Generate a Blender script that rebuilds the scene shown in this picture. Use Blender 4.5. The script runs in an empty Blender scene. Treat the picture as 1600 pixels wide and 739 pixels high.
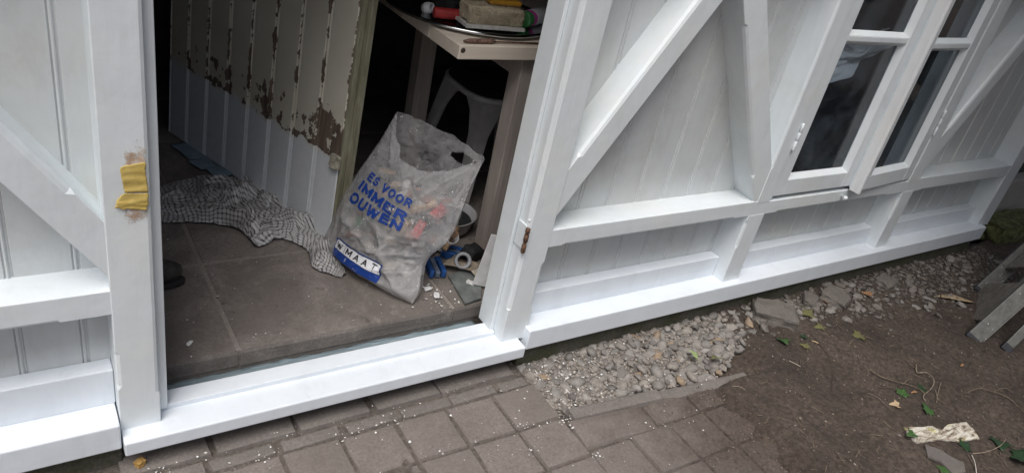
import bpy, bmesh, math, random
from mathutils import Vector, Matrix, noise
import numpy as np
R=math.radians
rnd=random.Random(7)
sc=bpy.context.scene
col=sc.collection
# ---------------------------------------------------------------- camera
CAM=Vector((0,-1.5,1.64)); FPX=1162.378
RW=((0.83001444,-0.52146756,0.19785755),(-0.11729491,-0.51001604,-0.85213),(0.54526868,0.68407252,-0.48448617))
cd=bpy.data.cameras.new('camera'); cam=bpy.data.objects.new('camera',cd); col.objects.link(cam)
cd.sensor_fit='HORIZONTAL'; cd.sensor_width=36; cd.lens=36*FPX/1600; cd.clip_start=.02; cd.clip_end=500
m3=Matrix(((RW[0][0],-RW[1][0],-RW[2][0]),(RW[0][1],-RW[1][1],-RW[2][1]),(RW[0][2],-RW[1][2],-RW[2][2])))
cam.matrix_world=Matrix.Translation(CAM)@m3.to_4x4()
sc.camera=cam
# ---------------------------------------------------------------- sky and sun (overcast, light from upper left)
SUN=Vector((-.36,-.30,.95)).normalized()
wd=bpy.data.worlds.new('World'); sc.world=wd; wd.use_nodes=True
nt=wd.node_tree; bg=nt.nodes['Background']; sk=nt.nodes.new('ShaderNodeTexSky'); sk.sky_type='NISHITA'
sk.sun_disc=False; sk.sun_elevation=math.asin(SUN.z); sk.sun_rotation=math.atan2(SUN.x,SUN.y)
sk.air_density=1.0; sk.dust_density=6.0; sk.ozone_density=1.0
hs=nt.nodes.new('ShaderNodeHueSaturation'); hs.inputs['Saturation'].default_value=.85
nt.links.new(sk.outputs[0],hs.inputs['Color']); nt.links.new(hs.outputs[0],bg.inputs[0]); bg.inputs[1].default_value=.052
sd=bpy.data.lights.new('sun','SUN'); sd.energy=1.5; sd.angle=R(38); sd.color=(1,.99,.975)
so=bpy.data.objects.new('sun',sd); col.objects.link(so); so.rotation_euler=SUN.to_track_quat('Z','Y').to_euler(); so.location=(-3,-3,6)
vs=sc.view_settings; vs.view_transform='Standard'; vs.look='None'; vs.exposure=0.88; vs.gamma=1
sc.cycles.max_bounces=8; sc.cycles.transparent_max_bounces=12
# ---------------------------------------------------------------- helpers
def ray(x,y):
    a=Vector(((x-800)/FPX,(y-369.5)/FPX,1))
    return Vector([sum(RW[i][k]*a[i] for i in range(3)) for k in range(3)])
def G(x,y,z=.06):
    r=ray(x,y); p=CAM+r*((z-CAM.z)/r.z); return p
def nz(x,y=0,z=0): return noise.noise(Vector((x,y,z)))
def fbm(x,y,z=0,o=4):
    s=0;a=1
    for i in range(o): s+=a*noise.noise(Vector((x,y,z)));x*=2.03;y*=2.03;z*=2.03;a*=.5
    return s
ROOTLOC={}
def tag(o,label=None,cat=None,group=None,kind=None):
    if label:o['label']=label
    if cat:o['category']=cat
    if group:o['group']=group
    if kind:o['kind']=kind
    return o
def empty(name,loc,label=None,cat=None,group=None,kind=None,rot=None):
    o=bpy.data.objects.new(name,None); o.empty_display_size=.1; col.objects.link(o); o.location=loc
    if rot: o.rotation_euler=rot
    bpy.context.view_layer.update()
    return tag(o,label,cat,group,kind)
def wmat(o):
    m=o.matrix_basis.copy()
    return wmat(o.parent)@o.matrix_parent_inverse@m if o.parent else m
def mesh(name,verts,faces,mat=None,smooth=False,uv=None):
    me=bpy.data.meshes.new(name); me.from_pydata([tuple(v) for v in verts],[],faces); me.update()
    if mat: me.materials.append(mat)
    if smooth: me.polygons.foreach_set('use_smooth',[True]*len(me.polygons))
    if uv:
        l=me.uv_layers.new(name='UVMap')
        for lp in me.loops: l.data[lp.index].uv=uv[lp.vertex_index]
    return me
def add(name,me,parent=None,loc=None,rot=None,scale=None,local=False,kind=None):
    """link a mesh; vertices are in world space unless local=True (then in the parent's space)"""
    o=bpy.data.objects.new(name,me); col.objects.link(o)
    if loc is None and me.users<2:
        vs_=[v.co for v in me.vertices]
        c=sum(vs_,Vector())/max(1,len(vs_)); me.transform(Matrix.Translation(-c)); o.location=c
    elif loc is not None: o.location=loc
    if rot is not None:o.rotation_euler=rot
    if scale is not None:o.scale=scale
    if parent:
        o.parent=parent
        if not local: o.matrix_parent_inverse=wmat(parent).inverted()
    if kind:o['kind']=kind
    return o
def bm_mesh(name,bm,mat=None,smooth=False):
    bmesh.ops.recalc_face_normals(bm,faces=bm.faces)
    me=bpy.data.meshes.new(name); bm.to_mesh(me); bm.free()
    if mat:me.materials.append(mat)
    if smooth: me.polygons.foreach_set('use_smooth',[True]*len(me.polygons))
    return me
def box_bm(x0,x1,y0,y1,z0,z1,bev=.003,seg=2):
    bm=bmesh.new(); bmesh.ops.create_cube(bm,size=1)
    for v in bm.verts: v.co=Vector((x0+(v.co.x+.5)*(x1-x0),y0+(v.co.y+.5)*(y1-y0),z0+(v.co.z+.5)*(z1-z0)))
    if bev: bmesh.ops.bevel(bm,geom=list(bm.edges),offset=bev,segments=seg,affect='EDGES',profile=.5)
    return bm
def box(name,b,mat,parent=None,bev=.003,local=False,**k):
    return add(name,bm_mesh(name,box_bm(*b,bev=bev),mat),parent,local=local,**k)
def prism(name,poly,y0,y1,mat,parent=None,bev=0,local=False,axis='Y',**k):
    """extrude a 2D polygon: axis Y -> poly in (x,z); axis Z -> poly in (x,y)"""
    bm=bmesh.new(); n=len(poly)
    f=(lambda p,t:(p[0],t,p[1])) if axis=='Y' else ((lambda p,t:(p[0],p[1],t)) if axis=='Z' else (lambda p,t:(t,p[0],p[1])))
    a=[bm.verts.new(f(p,y0)) for p in poly]; b=[bm.verts.new(f(p,y1)) for p in poly]
    bm.faces.new(a); bm.faces.new(b[::-1])
    for i in range(n): bm.faces.new((a[i],b[i],b[(i+1)%n],a[(i+1)%n]))
    bmesh.ops.recalc_face_normals(bm,faces=bm.faces)
    if bev: bmesh.ops.bevel(bm,geom=list(bm.edges),offset=bev,segments=2,affect='EDGES',profile=.5)
    return add(name,bm_mesh(name,bm,mat),parent,local=local,**k)
def lathe_data(prof,n=32,cap=True):
    V=[];F=[]
    for r,z in prof:
        for i in range(n): a=2*math.pi*i/n; V.append((r*math.cos(a),r*math.sin(a),z))
    for j in range(len(prof)-1):
        for i in range(n): F.append((j*n+i,j*n+(i+1)%n,(j+1)*n+(i+1)%n,(j+1)*n+i))
    if cap: F.append(tuple(range(n))[::-1]); F.append(tuple((len(prof)-1)*n+i for i in range(n)))
    return V,F
def lathe(name,prof,mat,parent=None,n=32,loc=(0,0,0),rot=None,cap=True,smooth=True,local=False):
    V,F=lathe_data(prof,n,cap); me=mesh(name,V,F,mat,smooth)
    M=Matrix.Translation(loc)
    if rot is not None:
        from mathutils import Euler
        M=M@Euler(rot).to_matrix().to_4x4()
    me.transform(M); return add(name,me,parent,local=local)
def tube_data(pts,rad,n=7):
    pts=[Vector(p) for p in pts]; V=[];F=[]
    for i,p in enumerate(pts):
        d=(pts[min(i+1,len(pts)-1)]-pts[max(i-1,0)]).normalized()
        a=d.cross(Vector((0,0,1)))
        if a.length<1e-3:a=d.cross(Vector((1,0,0)))
        a.normalize(); b=d.cross(a); r=rad[i] if isinstance(rad,(list,tuple)) else rad
        for k in range(n):
            t=2*math.pi*k/n; V.append(p+a*r*math.cos(t)+b*r*math.sin(t))
    for i in range(len(pts)-1):
        for k in range(n): F.append((i*n+k,i*n+(k+1)%n,(i+1)*n+(k+1)%n,(i+1)*n+k))
    F.append(tuple(range(n))[::-1]);F.append(tuple((len(pts)-1)*n+k for k in range(n)))
    return V,F
def smooth_path(pts,n=6):
    P=[Vector(p) for p in pts]; out=[]
    for i in range(len(P)-1):
        a=P[max(i-1,0)];b=P[i];c=P[i+1];d=P[min(i+2,len(P)-1)]
        for k in range(n):
            t=k/n; out.append(.5*((2*b)+(c-a)*t+(2*a-5*b+4*c-d)*t*t+(3*b-a-3*c+d)*t**3))
    out.append(P[-1]); return out
def beam(name,p0,p1,w,yf,yb,mat,parent,cl=None,cr=None,c=.012,e=.0022):
    """timber in the wall plane from p0 to p1 (x,z); cl/cr = (from,to) in metres: stopped chamfer on that front edge"""
    a=Vector((p0[0],0,p0[1]));b=Vector((p1[0],0,p1[1]));L=(b-a).length;d=(b-a)/L;u=Vector((d.z,0,-d.x))
    st={0.0,L}
    for q in (cl,cr):
        if q: st|={q[0],q[0]+.012,q[1]-.012,q[1]}
    # a few extra stations so hand-painted edges are not ruler straight
    k=.11
    while k<L: st.add(k); k+=.11
    st=sorted(t for t in st if 0<=t<=L)
    def ch(q,t):
        if not q: return e
        if t<=q[0]+1e-6 or t>=q[1]-1e-6: return e
        return c
    V=[];F=[]
    sd_=rnd.random()*90
    for t in st:
        A=ch(cl,t);B=ch(cr,t); o=a+d*t; h=w/2
        A+=.0006*nz(t*9,sd_); B+=.0006*nz(t*9,sd_+7)
        wob=.0006*nz(t*5,sd_+3)
        for s,y in((-h,yb),(-h,yf+A),(-h+A*.35,yf+A*.3),(-h+A,yf),(0,yf+wob),(h-B,yf),(h-B*.35,yf+B*.3),(h,yf+B),(h,yb)):
            V.append(o+u*s+Vector((0,y,0)))
    m=9
    for i in range(len(st)-1):
        for k in range(m): F.append((i*m+k,i*m+(k+1)%m,(i+1)*m+(k+1)%m,(i+1)*m+k))
    F.append(tuple(range(m))[::-1]);F.append(tuple((len(st)-1)*m+k for k in range(m)))
    me=mesh(name,V,F,mat); 
    bm=bmesh.new();bm.from_mesh(me);bmesh.ops.recalc_face_normals(bm,faces=bm.faces);bm.to_mesh(me);bm.free()
    return add(name,me,parent)
# ---------------------------------------------------------------- materials
class NT:
    def __init__(s,name):
        s.m=bpy.data.materials.new(name); s.m.use_nodes=True; s.t=s.m.node_tree; s.b=s.t.nodes['Principled BSDF']; s.out=s.t.nodes['Material Output']
    def n(s,t,**k):
        x=s.t.nodes.new('ShaderNode'+t)
        for a,b in k.items(): setattr(x,a,b)
        return x
    def l(s,a,b): s.t.links.new(a,b)
    def val(s,sock,v):
        if isinstance(v,bpy.types.NodeSocket): s.l(v,sock)
        else: sock.default_value=v
    def pos(s): return s.n('NewGeometry').outputs['Position']
    def obj(s,o=None):
        t=s.n('TexCoord'); 
        if o:t.object=o
        return t.outputs['Object']
    def scale(s,v,sx,sy,sz):
        m=s.n('Mapping'); m.inputs['Scale'].default_value=(sx,sy,sz); s.l(v,m.inputs[0]); return m.outputs[0]
    def noise(s,v,sc,det=4,rough=.55,dist=0):
        x=s.n('TexNoise'); s.l(v,x.inputs['Vector']); x.inputs['Scale'].default_value=sc; x.inputs['Detail'].default_value=det; x.inputs['Roughness'].default_value=rough; x.inputs['Distortion'].default_value=dist; return x.outputs['Fac']
    def voro(s,v,sc,out='Distance',feat='F1'):
        x=s.n('TexVoronoi',feature=feat); s.l(v,x.inputs['Vector']); x.inputs['Scale'].default_value=sc; return x.outputs[out]
    def ramp(s,f,*st):
        r=s.n('ValToRGB'); e=r.color_ramp.elements
        while len(e)<len(st): e.new(.5)
        for q,(p,c) in zip(e,st): q.position=p; q.color=(c,c,c,1) if not isinstance(c,tuple) else (*c,1)
        s.l(f,r.inputs[0]); return r.outputs[0]
    def math(s,op,a,b=0,clamp=False):
        x=s.n('Math',operation=op); x.use_clamp=clamp; s.val(x.inputs[0],a); s.val(x.inputs[1],b); return x.outputs[0]
    def mix(s,f,a,b,mode='MIX'):
        x=s.n('Mix',data_type='RGBA',blend_type=mode)
        s.val(x.inputs[0],f); 
        for i,v in((6,a),(7,b)):
            if isinstance(v,tuple): x.inputs[i].default_value=(*v,1)
            else: s.l(v,x.inputs[i])
        return x.outputs[2]
    def sep(s,v):
        x=s.n('SeparateXYZ'); s.l(v,x.inputs[0]); return x.outputs
    def rand(s): return s.n('ObjectInfo').outputs['Random']
    def bump(s,h,st=.3,d=.01):
        b=s.n('Bump'); b.inputs['Strength'].default_value=st; b.inputs['Distance'].default_value=d; s.l(h,b.inputs['Height']); s.l(b.outputs[0],s.b.inputs['Normal'])
    def col(s,c):
        if isinstance(c,tuple): s.b.inputs['Base Color'].default_value=(*c,1)
        else: s.l(c,s.b.inputs['Base Color'])
    def rough(s,r): s.val(s.b.inputs['Roughness'],r)
def simple(name,c,r=.6,metal=0,var=.15,nsc=30,bump=.1,bd=.002):
    t=NT(name); n=t.noise(t.obj(),nsc,5); d=tuple(x*(1-var*1.6) for x in c); h=tuple(min(1,x*(1+var)) for x in c)
    t.col(t.ramp(n,(.3,d),(.7,h))); t.rough(r); t.b.inputs['Metallic'].default_value=metal
    if bump: t.bump(n,bump,bd)
    return t.m
def paint(name,base,cream,amt,grime=.0):
    """brush-painted white timber: faint strokes, cream undercoat showing through in patches"""
    t=NT(name); p=t.pos()
    big=t.noise(t.scale(p,1,1,1),3.2,5,.6)
    c=t.mix(t.ramp(big,(.5-.02,0.),(.72,amt)),base,cream)
    st=t.noise(t.scale(p,60,60,5),1.0,3)
    fine=t.noise(p,9,6,.65)
    c=t.mix(t.ramp(fine,(.3,.22),(.6,0.)),c,tuple(x*.82 for x in base))
    sm_=t.noise(t.scale(p,14,14,3.5),1.0,6,.68,.7); c=t.mix(t.ramp(sm_,(.52,0.),(.72,.30)),c,tuple(x*.74 for x in base))
    if grime:
        g=t.noise(p,5.5,7,.7); c=t.mix(t.ramp(g,(.52,0.),(.75,grime)),c,(.42,.43,.40))
        g2=t.noise(t.scale(p,30,30,3),1.0,4,.6); c=t.mix(t.ramp(g2,(.5,0.),(.8,grime*.7)),c,(.5,.5,.47))
    sp=t.ramp(t.voro(p,55),(.02,.5),(.045,0.)); keep=t.ramp(t.noise(p,6,2),(.62,0.),(.7,1.))
    c=t.mix(t.math('MULTIPLY',sp,keep),c,(.45,.43,.38))
    t.col(c); t.rough(t.ramp(fine,(.3,.32),(.7,.5)))
    h=t.math('ADD',t.math('MULTIPLY',st,.5),t.math('MULTIPLY',t.noise(p,40,4),.5))
    hh=t.noise(t.scale(p,7,90,110),1.0,3); h=t.math('ADD',h,t.math('MULTIPLY',hh,.10)); h=t.math('ADD',h,t.math('MULTIPLY',t.noise(p,13,3),1.2)); t.bump(h,.28,.0032); return t.m
M={}
M['white']=paint('white_paint',(.735,.785,.815),(.75,.76,.69),.5,.16)
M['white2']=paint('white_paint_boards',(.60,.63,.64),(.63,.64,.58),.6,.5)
M['sill']=paint('white_paint_sill',(.745,.795,.85),(.75,.79,.81),.3,.05)
M['cream']=paint('cream_primer',(.70,.715,.73),(.69,.68,.61),.6,.1)
def concrete(name,a,b,sc=1,bump=.4,speck=True):
    t=NT(name); p=t.pos(); n=t.noise(p,6*sc,6,.65); f=t.noise(p,120*sc,5,.7)
    c=t.ramp(n,(.3,a),(.7,b)); c=t.mix(t.ramp(f,(.35,.55),(.65,0.)),c,tuple(x*.45 for x in a))
    c=t.mix(t.math('MULTIPLY',t.rand(),.45),c,tuple(x*.62 for x in b))
    if speck:
        v=t.ramp(t.voro(p,70*sc),(.05,.8),(.10,0.)); k=t.ramp(t.noise(p,22*sc,3),(.55,0.),(.62,1.)); c=t.mix(t.math('MULTIPLY',v,k),c,(.6,.58,.54))
        v=t.ramp(t.voro(p,210*sc),(.1,.75),(.2,0.)); k=t.ramp(t.noise(p,9*sc,4,.7),(.48,0.),(.62,1.)); c=t.mix(t.math('MULTIPLY',v,k),c,(.42,.38,.34))
    t.col(c); t.rough(.9); t.bump(t.math('ADD',f,t.math('MULTIPLY',t.noise(p,500*sc,2),.4)),bump,.003); return t.m
M['tile']=concrete('floor_tile_concrete',(.20,.172,.155),(.34,.30,.272),1,.6)
def stained(m):
    t=NT.__new__(NT); t.m=m; t.t=m.node_tree; t.b=t.t.nodes['Principled BSDF']; p=t.pos(); src=t.b.inputs['Base Color'].links[0].from_socket
    c=t.mix(t.ramp(t.noise(p,4.5,6,.7,.5),(.44,.55),(.58,0.)),src,(.11,.095,.085)); c=t.mix(t.ramp(t.noise(p,11,7,.75),(.60,0.),(.72,.5)),c,(.42,.39,.36)); c=t.mix(t.ramp(t.noise(p,26,5,.7),(.32,.7),(.38,0.)),c,(.08,.07,.065)); t.l(c,t.b.inputs['Base Color'])
stained(M['tile'])
M['paver']=concrete('paver_concrete',(.175,.148,.132),(.27,.234,.212),1,.7)
def soiled(m):   # earth trodden over the right-hand pavers
    t=NT.__new__(NT); t.m=m; t.t=m.node_tree; t.b=t.t.nodes['Principled BSDF']; p=t.pos(); x=t.sep(p)[0]
    src=t.b.inputs['Base Color'].links[0].from_socket
    e=t.math('ADD',t.math('MULTIPLY',x,.4),t.math('MULTIPLY',t.math('SUBTRACT',t.noise(p,7,7,.72),.5),.42)); f=t.ramp(e,(.53,0.),(.74,.95))
    c=t.mix(f,src,t.ramp(t.noise(p,90,5,.7),(.35,(.045,.033,.027)),(.7,(.12,.092,.076)))); t.l(c,t.b.inputs['Base Color'])
soiled(M['paver'])
M['edge']=concrete('edging_concrete',(.155,.136,.123),(.245,.218,.20),1,.7)
def soil():
    t=NT('soil'); p=t.pos(); n=t.noise(p,3.2,7,.65); f=t.noise(p,55,6,.7); g=t.noise(p,260,4,.7)
    c=t.ramp(n,(.32,(.060,.045,.036)),(.66,(.145,.112,.088)))
    c=t.mix(t.ramp(f,(.38,.75),(.62,0.)),c,(.026,.017,.013)); c=t.mix(t.ramp(g,(.58,0.),(.75,.55)),c,(.17,.125,.10))
    v=t.ramp(t.voro(p,150),(.10,.9),(.17,0.)); k=t.ramp(t.noise(p,14,4,.7),(.54,0.),(.64,1.)); c=t.mix(t.math('MULTIPLY',v,k),c,(.36,.31,.26))
    x=t.sep(p)[0]; y=t.sep(p)[1]
    # dry sandy joints under the paving
    e=t.ramp(t.math('ADD',x,t.math('MULTIPLY',t.math('SUBTRACT',n,.5),.7)),(.62,1.),(.75,0.))
    xs=t.math('DIVIDE',x,3.0); e=t.ramp(t.math('ADD',xs,t.math('MULTIPLY',t.math('SUBTRACT',n,.5),.12)),(.52,1.),(.62,0.))
    c=t.mix(t.math('MULTIPLY',e,.7),c,t.ramp(f,(.35,(.10,.085,.075)),(.65,(.23,.20,.175))))
    t.col(c); t.rough(.95); t.bump(t.math('ADD',t.math('ADD',f,t.math('MULTIPLY',g,.6)),t.math('MULTIPLY',t.noise(p,22,5,.65),1.5)),1.,.009); return t.m
M['soil']=soil()
def stone(name,cols,bump=.25,sc=60):
    t=NT(name); r=t.rand(); rr=t.n('ValToRGB'); rr.color_ramp.interpolation='CONSTANT'; e=rr.color_ramp.elements
    while len(e)<len(cols): e.new(.5)
    for i,(q,c) in enumerate(zip(e,cols)): q.position=i/len(cols); q.color=(*c,1)
    t.l(r,rr.inputs[0]); p=t.pos(); n=t.noise(p,sc,5,.65); f=t.noise(p,sc*6,3,.7)
    c=t.mix(t.ramp(n,(.35,.55),(.6,0.)),rr.outputs[0],(.10,.088,.078)); c=t.mix(t.ramp(f,(.5,0.),(.72,.45)),c,(.42,.39,.355)); c=t.mix(t.ramp(t.noise(p,35,4,.7),(.5,0.),(.7,.5)),c,(.30,.27,.24))
    t.col(c); t.rough(.8); t.bump(f,bump,.002); return t.m
M['pebble']=stone('pebble_stone',[(.19,.175,.162),(.25,.23,.21),(.15,.14,.13),(.225,.205,.188),(.20,.185,.172),(.27,.245,.215),(.17,.155,.145),(.29,.275,.255),(.18,.165,.155),(.125,.115,.11),(.24,.215,.19),(.21,.20,.188),(.16,.148,.138),(.23,.215,.20),(.26,.24,.22),(.30,.21,.13),(.22,.195,.175),(.14,.13,.122)])
M['rubble']=stone('rubble_stone',[(.13,.115,.102),(.17,.15,.135),(.105,.092,.082),(.15,.135,.12),(.20,.185,.17),(.12,.105,.092),(.25,.235,.215),(.14,.12,.105)],.4,60)
M['gravel']=stone('grit',[(.25,.225,.20)],.3,120)
def moss_plinth():
    t=NT('mossy_concrete'); p=t.pos(); n=t.noise(p,9,6,.65); f=t.noise(p,90,5,.7)
    c=t.mix(t.ramp(n,(.38,0.),(.6,1.)),(.13,.12,.10),(.075,.078,.042)); c=t.mix(t.ramp(f,(.4,.6),(.62,0.)),c,(.03,.032,.02))
    t.col(c); t.rough(.95); t.bump(f,.6,.006); return t.m
M['moss']=moss_plinth()
def glass():
    t=NT('window_glass'); a=t.n('BsdfTransparent'); a.inputs[0].default_value=(.84,.88,.91,1); g=t.n('BsdfGlossy'); g.inputs['Roughness'].default_value=.03
    lw_=t.n('LayerWeight'); lw_.inputs[0].default_value=.5; fr=t.math('ADD',.05,t.math('MULTIPLY',t.math('POWER',lw_.outputs['Facing'],4.),.6)); mx=t.n('MixShader'); t.l(fr,mx.inputs[0]); t.l(a.outputs[0],mx.inputs[1]); t.l(g.outputs[0],mx.inputs[2])
    d=t.n('BsdfDiffuse'); d.inputs[0].default_value=(.42,.50,.58,1); sm=t.ramp(t.noise(t.pos(),3.5,7,.62,.6),(.42,.012),(.74,.11)); m2=t.n('MixShader'); t.l(sm,m2.inputs[0]); t.l(mx.outputs[0],m2.inputs[1]); t.l(d.outputs[0],m2.inputs[2])
    t.l(m2.outputs[0],t.out.inputs[0]); return t.m
M['glass']=glass()
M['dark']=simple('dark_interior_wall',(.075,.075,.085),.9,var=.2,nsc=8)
M['roof']=simple('roof_felt',(.05,.05,.05),.95)
# ================================================================ SETTING: ground sheet
def frange(a,b,s):
    n=max(1,int(round((b-a)/s))); return [a+(b-a)*i/n for i in range(n)]
xs=[-80,-40,-20,-10,-5,-3]+frange(-2,1.2,.08)+frange(1.2,2.0,.014)+frange(2.0,3.4,.012)+frange(3.4,5.2,.02)+[5.2,5.6,6.2,7,9,13,20,40,80]
ys=[-80,-40,-20,-10,-6,-4,-3]+frange(-2.2,-1.25,.06)+frange(-1.25,.06,.012)+[.06,.1,.3,.8,1.5,2.5,4,8,20,40,80]
def soil_z(x,y):
    z=.052+.010*fbm(x*2.3,y*2.3,1.3,4)+.007*fbm(x*14,y*14,3.7,3)+.0036*fbm(x*48,y*48,8.1,3)
    # clear of the paved area: the soil dips under the pavers and laps over their right-hand end
    e=x-1.86-.13*fbm(y*4,4.4,x*3,3)
    s=min(1,max(0,(e+.02)/.22)); s=s*s*(3-2*s); low=.051+.004*fbm(x*20,y*20,2.2,2)
    if y>-.36: 
        e2=x-1.36; s=0 if x<2.2 else min(1,(x-2.2)/.15)
        low=(.030 if x>1.33 else .054)+.006*fbm(x*12,y*12,5,2)
    if 0<s<1: z+=.012*fbm(x*22,y*22,6.6,3)*4*s*(1-s)
    z=low*(1-s)+(z+.026*s*(1-min(1,max(0,(x-2.05)/.5))))*s
    if y>.03: z=-.05
    return z
V=[(x,y,soil_z(x,y) if -2.3<y<.2 and -2.2<x<5.3 else .04-(.09 if y>.03 else 0)) for y in ys for x in xs]
nx=len(xs); F=[(j*nx+i,j*nx+i+1,(j+1)*nx+i+1,(j+1)*nx+i) for j in range(len(ys)-1) for i in range(nx-1)]
tag(add('ground',mesh('ground',V,F,M['soil'],True),loc=(0,0,0)),'dark brown bare garden soil',kind='structure')
# ---------------------------------------------------------------- paving
paving=empty('pavement',(0.6,-.6,.03),kind='structure')
def stone_block(w,d,h,seed,bev=.006):
    bm=box_bm(-w/2,w/2,-d/2,d/2,-h,0,0)
    bmesh.ops.subdivide_edges(bm,edges=list(bm.edges),cuts=3,use_grid_fill=True)
    for v in bm.verts:
        x,y,z=v.co; ed=max(abs(x)/(w/2),abs(y)/(d/2))
        if z>-.001: v.co.z+=-.0035*max(0,(ed-.8)/.2)**1.5+.0012*nz(x*25+seed,y*25)
        f_=.0022; v.co.x+=f_*nz(seed+1,y*30,z*30)+(-.004*x/(w/2) if z>-.001 and ed>.99 else 0); v.co.y+=f_*nz(x*30,seed+2,z*30)+(-.004*y/(d/2) if z>-.001 and ed>.99 else 0)
    return bm
PV=[bm_mesh('paver',stone_block(.160,.157,.05,i*3.1),M['paver']) for i in range(6)]
def put(name,me,x,y,z,rz=0,parent=None,sx=1,sy=1):
    return add(name,me,parent,loc=(x,y,z+rnd.uniform(-.0025,.0025)),rot=(rnd.uniform(-.012,.012),rnd.uniform(-.012,.012),rz+rnd.uniform(-.012,.012)),scale=(sx,sy,1))
for r in range(9):
    y=-.192-.164*r
    for c_ in range(15):
        x=1.252-.1665*c_
        if x<-1.2: continue
        put('paver',rnd.choice(PV),x,y,.062,0,paving)
for r in range(6):
    y=-.505-.160*r
    for c_ in range(6):
        x=1.413+.1635*c_
        put('paver',rnd.choice(PV),x,y,.062-.003*max(0,c_-3),0,paving)
for x,w,sy in((1.478,.285,.78),(1.721,.190,.72),(1.9,.155,.6)):
    put('paver',bm_mesh('paver',stone_block(w,.118,.05,x*9),M['paver']),x,-.362-.006*(x-1.4),.060,-.06,paving)
for i,x in enumerate([.245,.47,.69,.92,1.135,1.29]):
    put('edging_brick',bm_mesh('edging_brick',stone_block(.07 if i==5 else .214,.092,.08,i*5.5),M['edge']),x+(-.02 if i==5 else 0)-.01,-.012,.068,.015,paving)
for i,x in enumerate([.235,.41,.595,.78,.95,1.115,1.265]):
    put('edging_brick',bm_mesh('edging_brick',stone_block(.168 if i<6 else .11,.046,.08,i*2.7),M['edge']),x,-.087,.063,.012+.03*(i/7),paving)
for x,L in((1.545,.365),(1.935,.405)):
    yy=-.278-.098*(x-1.37)
    put('edging_brick',bm_mesh('edging_brick',stone_block(L,.052,.09,x),M['edge']),x,yy,.074-(.012 if x>1.7 else 0),-.098,paving)
# ---------------------------------------------------------------- gravel bed
gravel=empty('gravel_bed',(1.9,-.15,.04),kind='structure')
def pebble_mesh(i,ang=False):
    bm=bmesh.new(); bmesh.ops.create_icosphere(bm,subdivisions=2 if not ang else 1,radius=1)
    ax=(1,rnd.uniform(.55,.9),rnd.uniform(.36,.62))
    for v in bm.verts:
        k=1+(.30 if not ang else .42)*noise.noise(v.co*1.3+Vector((i*5.2,0,0))); v.co=Vector((v.co.x*ax[0]*k,v.co.y*ax[1]*k,v.co.z*ax[2]*k))
    return bm_mesh('pebble',bm,M['pebble'],not ang)
PM=[pebble_mesh(i) for i in range(10)]; AM=[pebble_mesh(i+20,True) for i in range(8)]
AR=[m_.copy() for m_ in AM]
for m_ in AR: m_.materials[0]=M['rubble']
spots=[];grid={}
def try_spot(x,y,r,k=.80):
    c_=(int(x/.06),int(y/.06))
    for a in range(c_[0]-1,c_[0]+2):
        for b in range(c_[1]-1,c_[1]+2):
            for (X,Y,q) in grid.get((a,b),[]):
                if (X-x)**2+(Y-y)**2<(k*(r+q))**2: return False
    grid.setdefault(c_,[]).append((x,y,r)); return True
def in_bed(x,y):
    if not(1.345<x<2.52 and y<-.002): return False
    lo=-.245-.098*(x-1.37) if x<2.02 else -.31+.42*(x-2.02)
    return y>lo
def heap(x,y): return .046+.012*min(1,max(0,(x-1.5)/.35))*(1-min(1,max(0,(x-2.3)/.2)))*(.6+.6*math.exp(-((y+.13)/.09)**2))+.006*nz(x*9,y*9)
for n_try,(lo,hi) in enumerate(((.017,.029),(.012,.018),(.006,.010))):
    for k in range(2600):
        x=rnd.uniform(1.345,2.52);y=rnd.uniform(-.36,-.004)
        if not in_bed(x,y): continue
        if lo>.008 and rnd.random()<(.78 if x<1.58 else .10): continue
        r=rnd.uniform(lo,hi)
        if try_spot(x,y,r): spots.append((x,y,heap(x,y)-r*.25,r,rnd.random()<.35))
grid.clear()
for k in range(900):   # upper layer
    x=rnd.uniform(1.62,2.42);y=rnd.uniform(-.30,-.02)
    if not in_bed(x,y): continue
    r=rnd.uniform(.011,.026)
    if try_spot(x,y,r,1.15): spots.append((x,y,heap(x,y)+.007,r,rnd.random()<.3))
# broken rubble strip further right along the plinth
grid.clear(); rub=[]
for k in range(5200):
    x=rnd.uniform(2.45,4.55);w=.10+.12*min(1,max(0,(x-2.7)/.7))+.05*nz(x*4,2)
    y=-abs(rnd.gauss(0,.6))*w
    if y>-.004: continue
    r=rnd.choice((.006,.008,.010,.013,.017,.022))*rnd.uniform(.8,1.2)
    if try_spot(x,y,r,.75): rub.append((x,y,soil_z(x,y)+r*.15,r,True))
allst=sorted(spots,key=lambda s:-s[3]); big=allst[:235]; small=allst[235:]
rub.sort(key=lambda s:-s[3]*(1.6-.2*s[0])); big+=rub[:65]; small+=rub[65:]
for (x,y,z,r,a) in big:
    add('pebble',rnd.choice((AR if x>2.45 else AM) if a else PM),gravel,loc=(x,y,z),rot=(rnd.uniform(-.6,.6),rnd.uniform(-.6,.6),rnd.uniform(0,6.28)),scale=(r*1.2,)*3)
def scatter_stuff(name,items,mats,src,parent=None,label=None,flat=None):
    V=[];F=[];MI=[]
    for (x,y,z,r,a) in items:
        s=rnd.choice(src); rot=Matrix.Rotation(rnd.uniform(0,6.28),3,'Z')@Matrix.Rotation(rnd.uniform(-.5,.5),3,'X'); o=len(V); mi=rnd.randrange(len(mats))
        sx=rnd.uniform(.8,1.3)
        for v in s.vertices:
            q=rot@Vector((v.co.x*sx*r,v.co.y*r,v.co.z*r*(flat or 1))); V.append((x+q.x,y+q.y,z+q.z))
        for p in s.polygons: F.append(tuple(o+i for i in p.vertices)); MI.append(mi)
    me=mesh(name,V,F)
    for m_ in mats: me.materials.append(m_)
    me.polygons.foreach_set('material_index',MI)
    o=add(name,me,parent,kind='stuff')
    if label:o['label']=label
    return o
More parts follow.
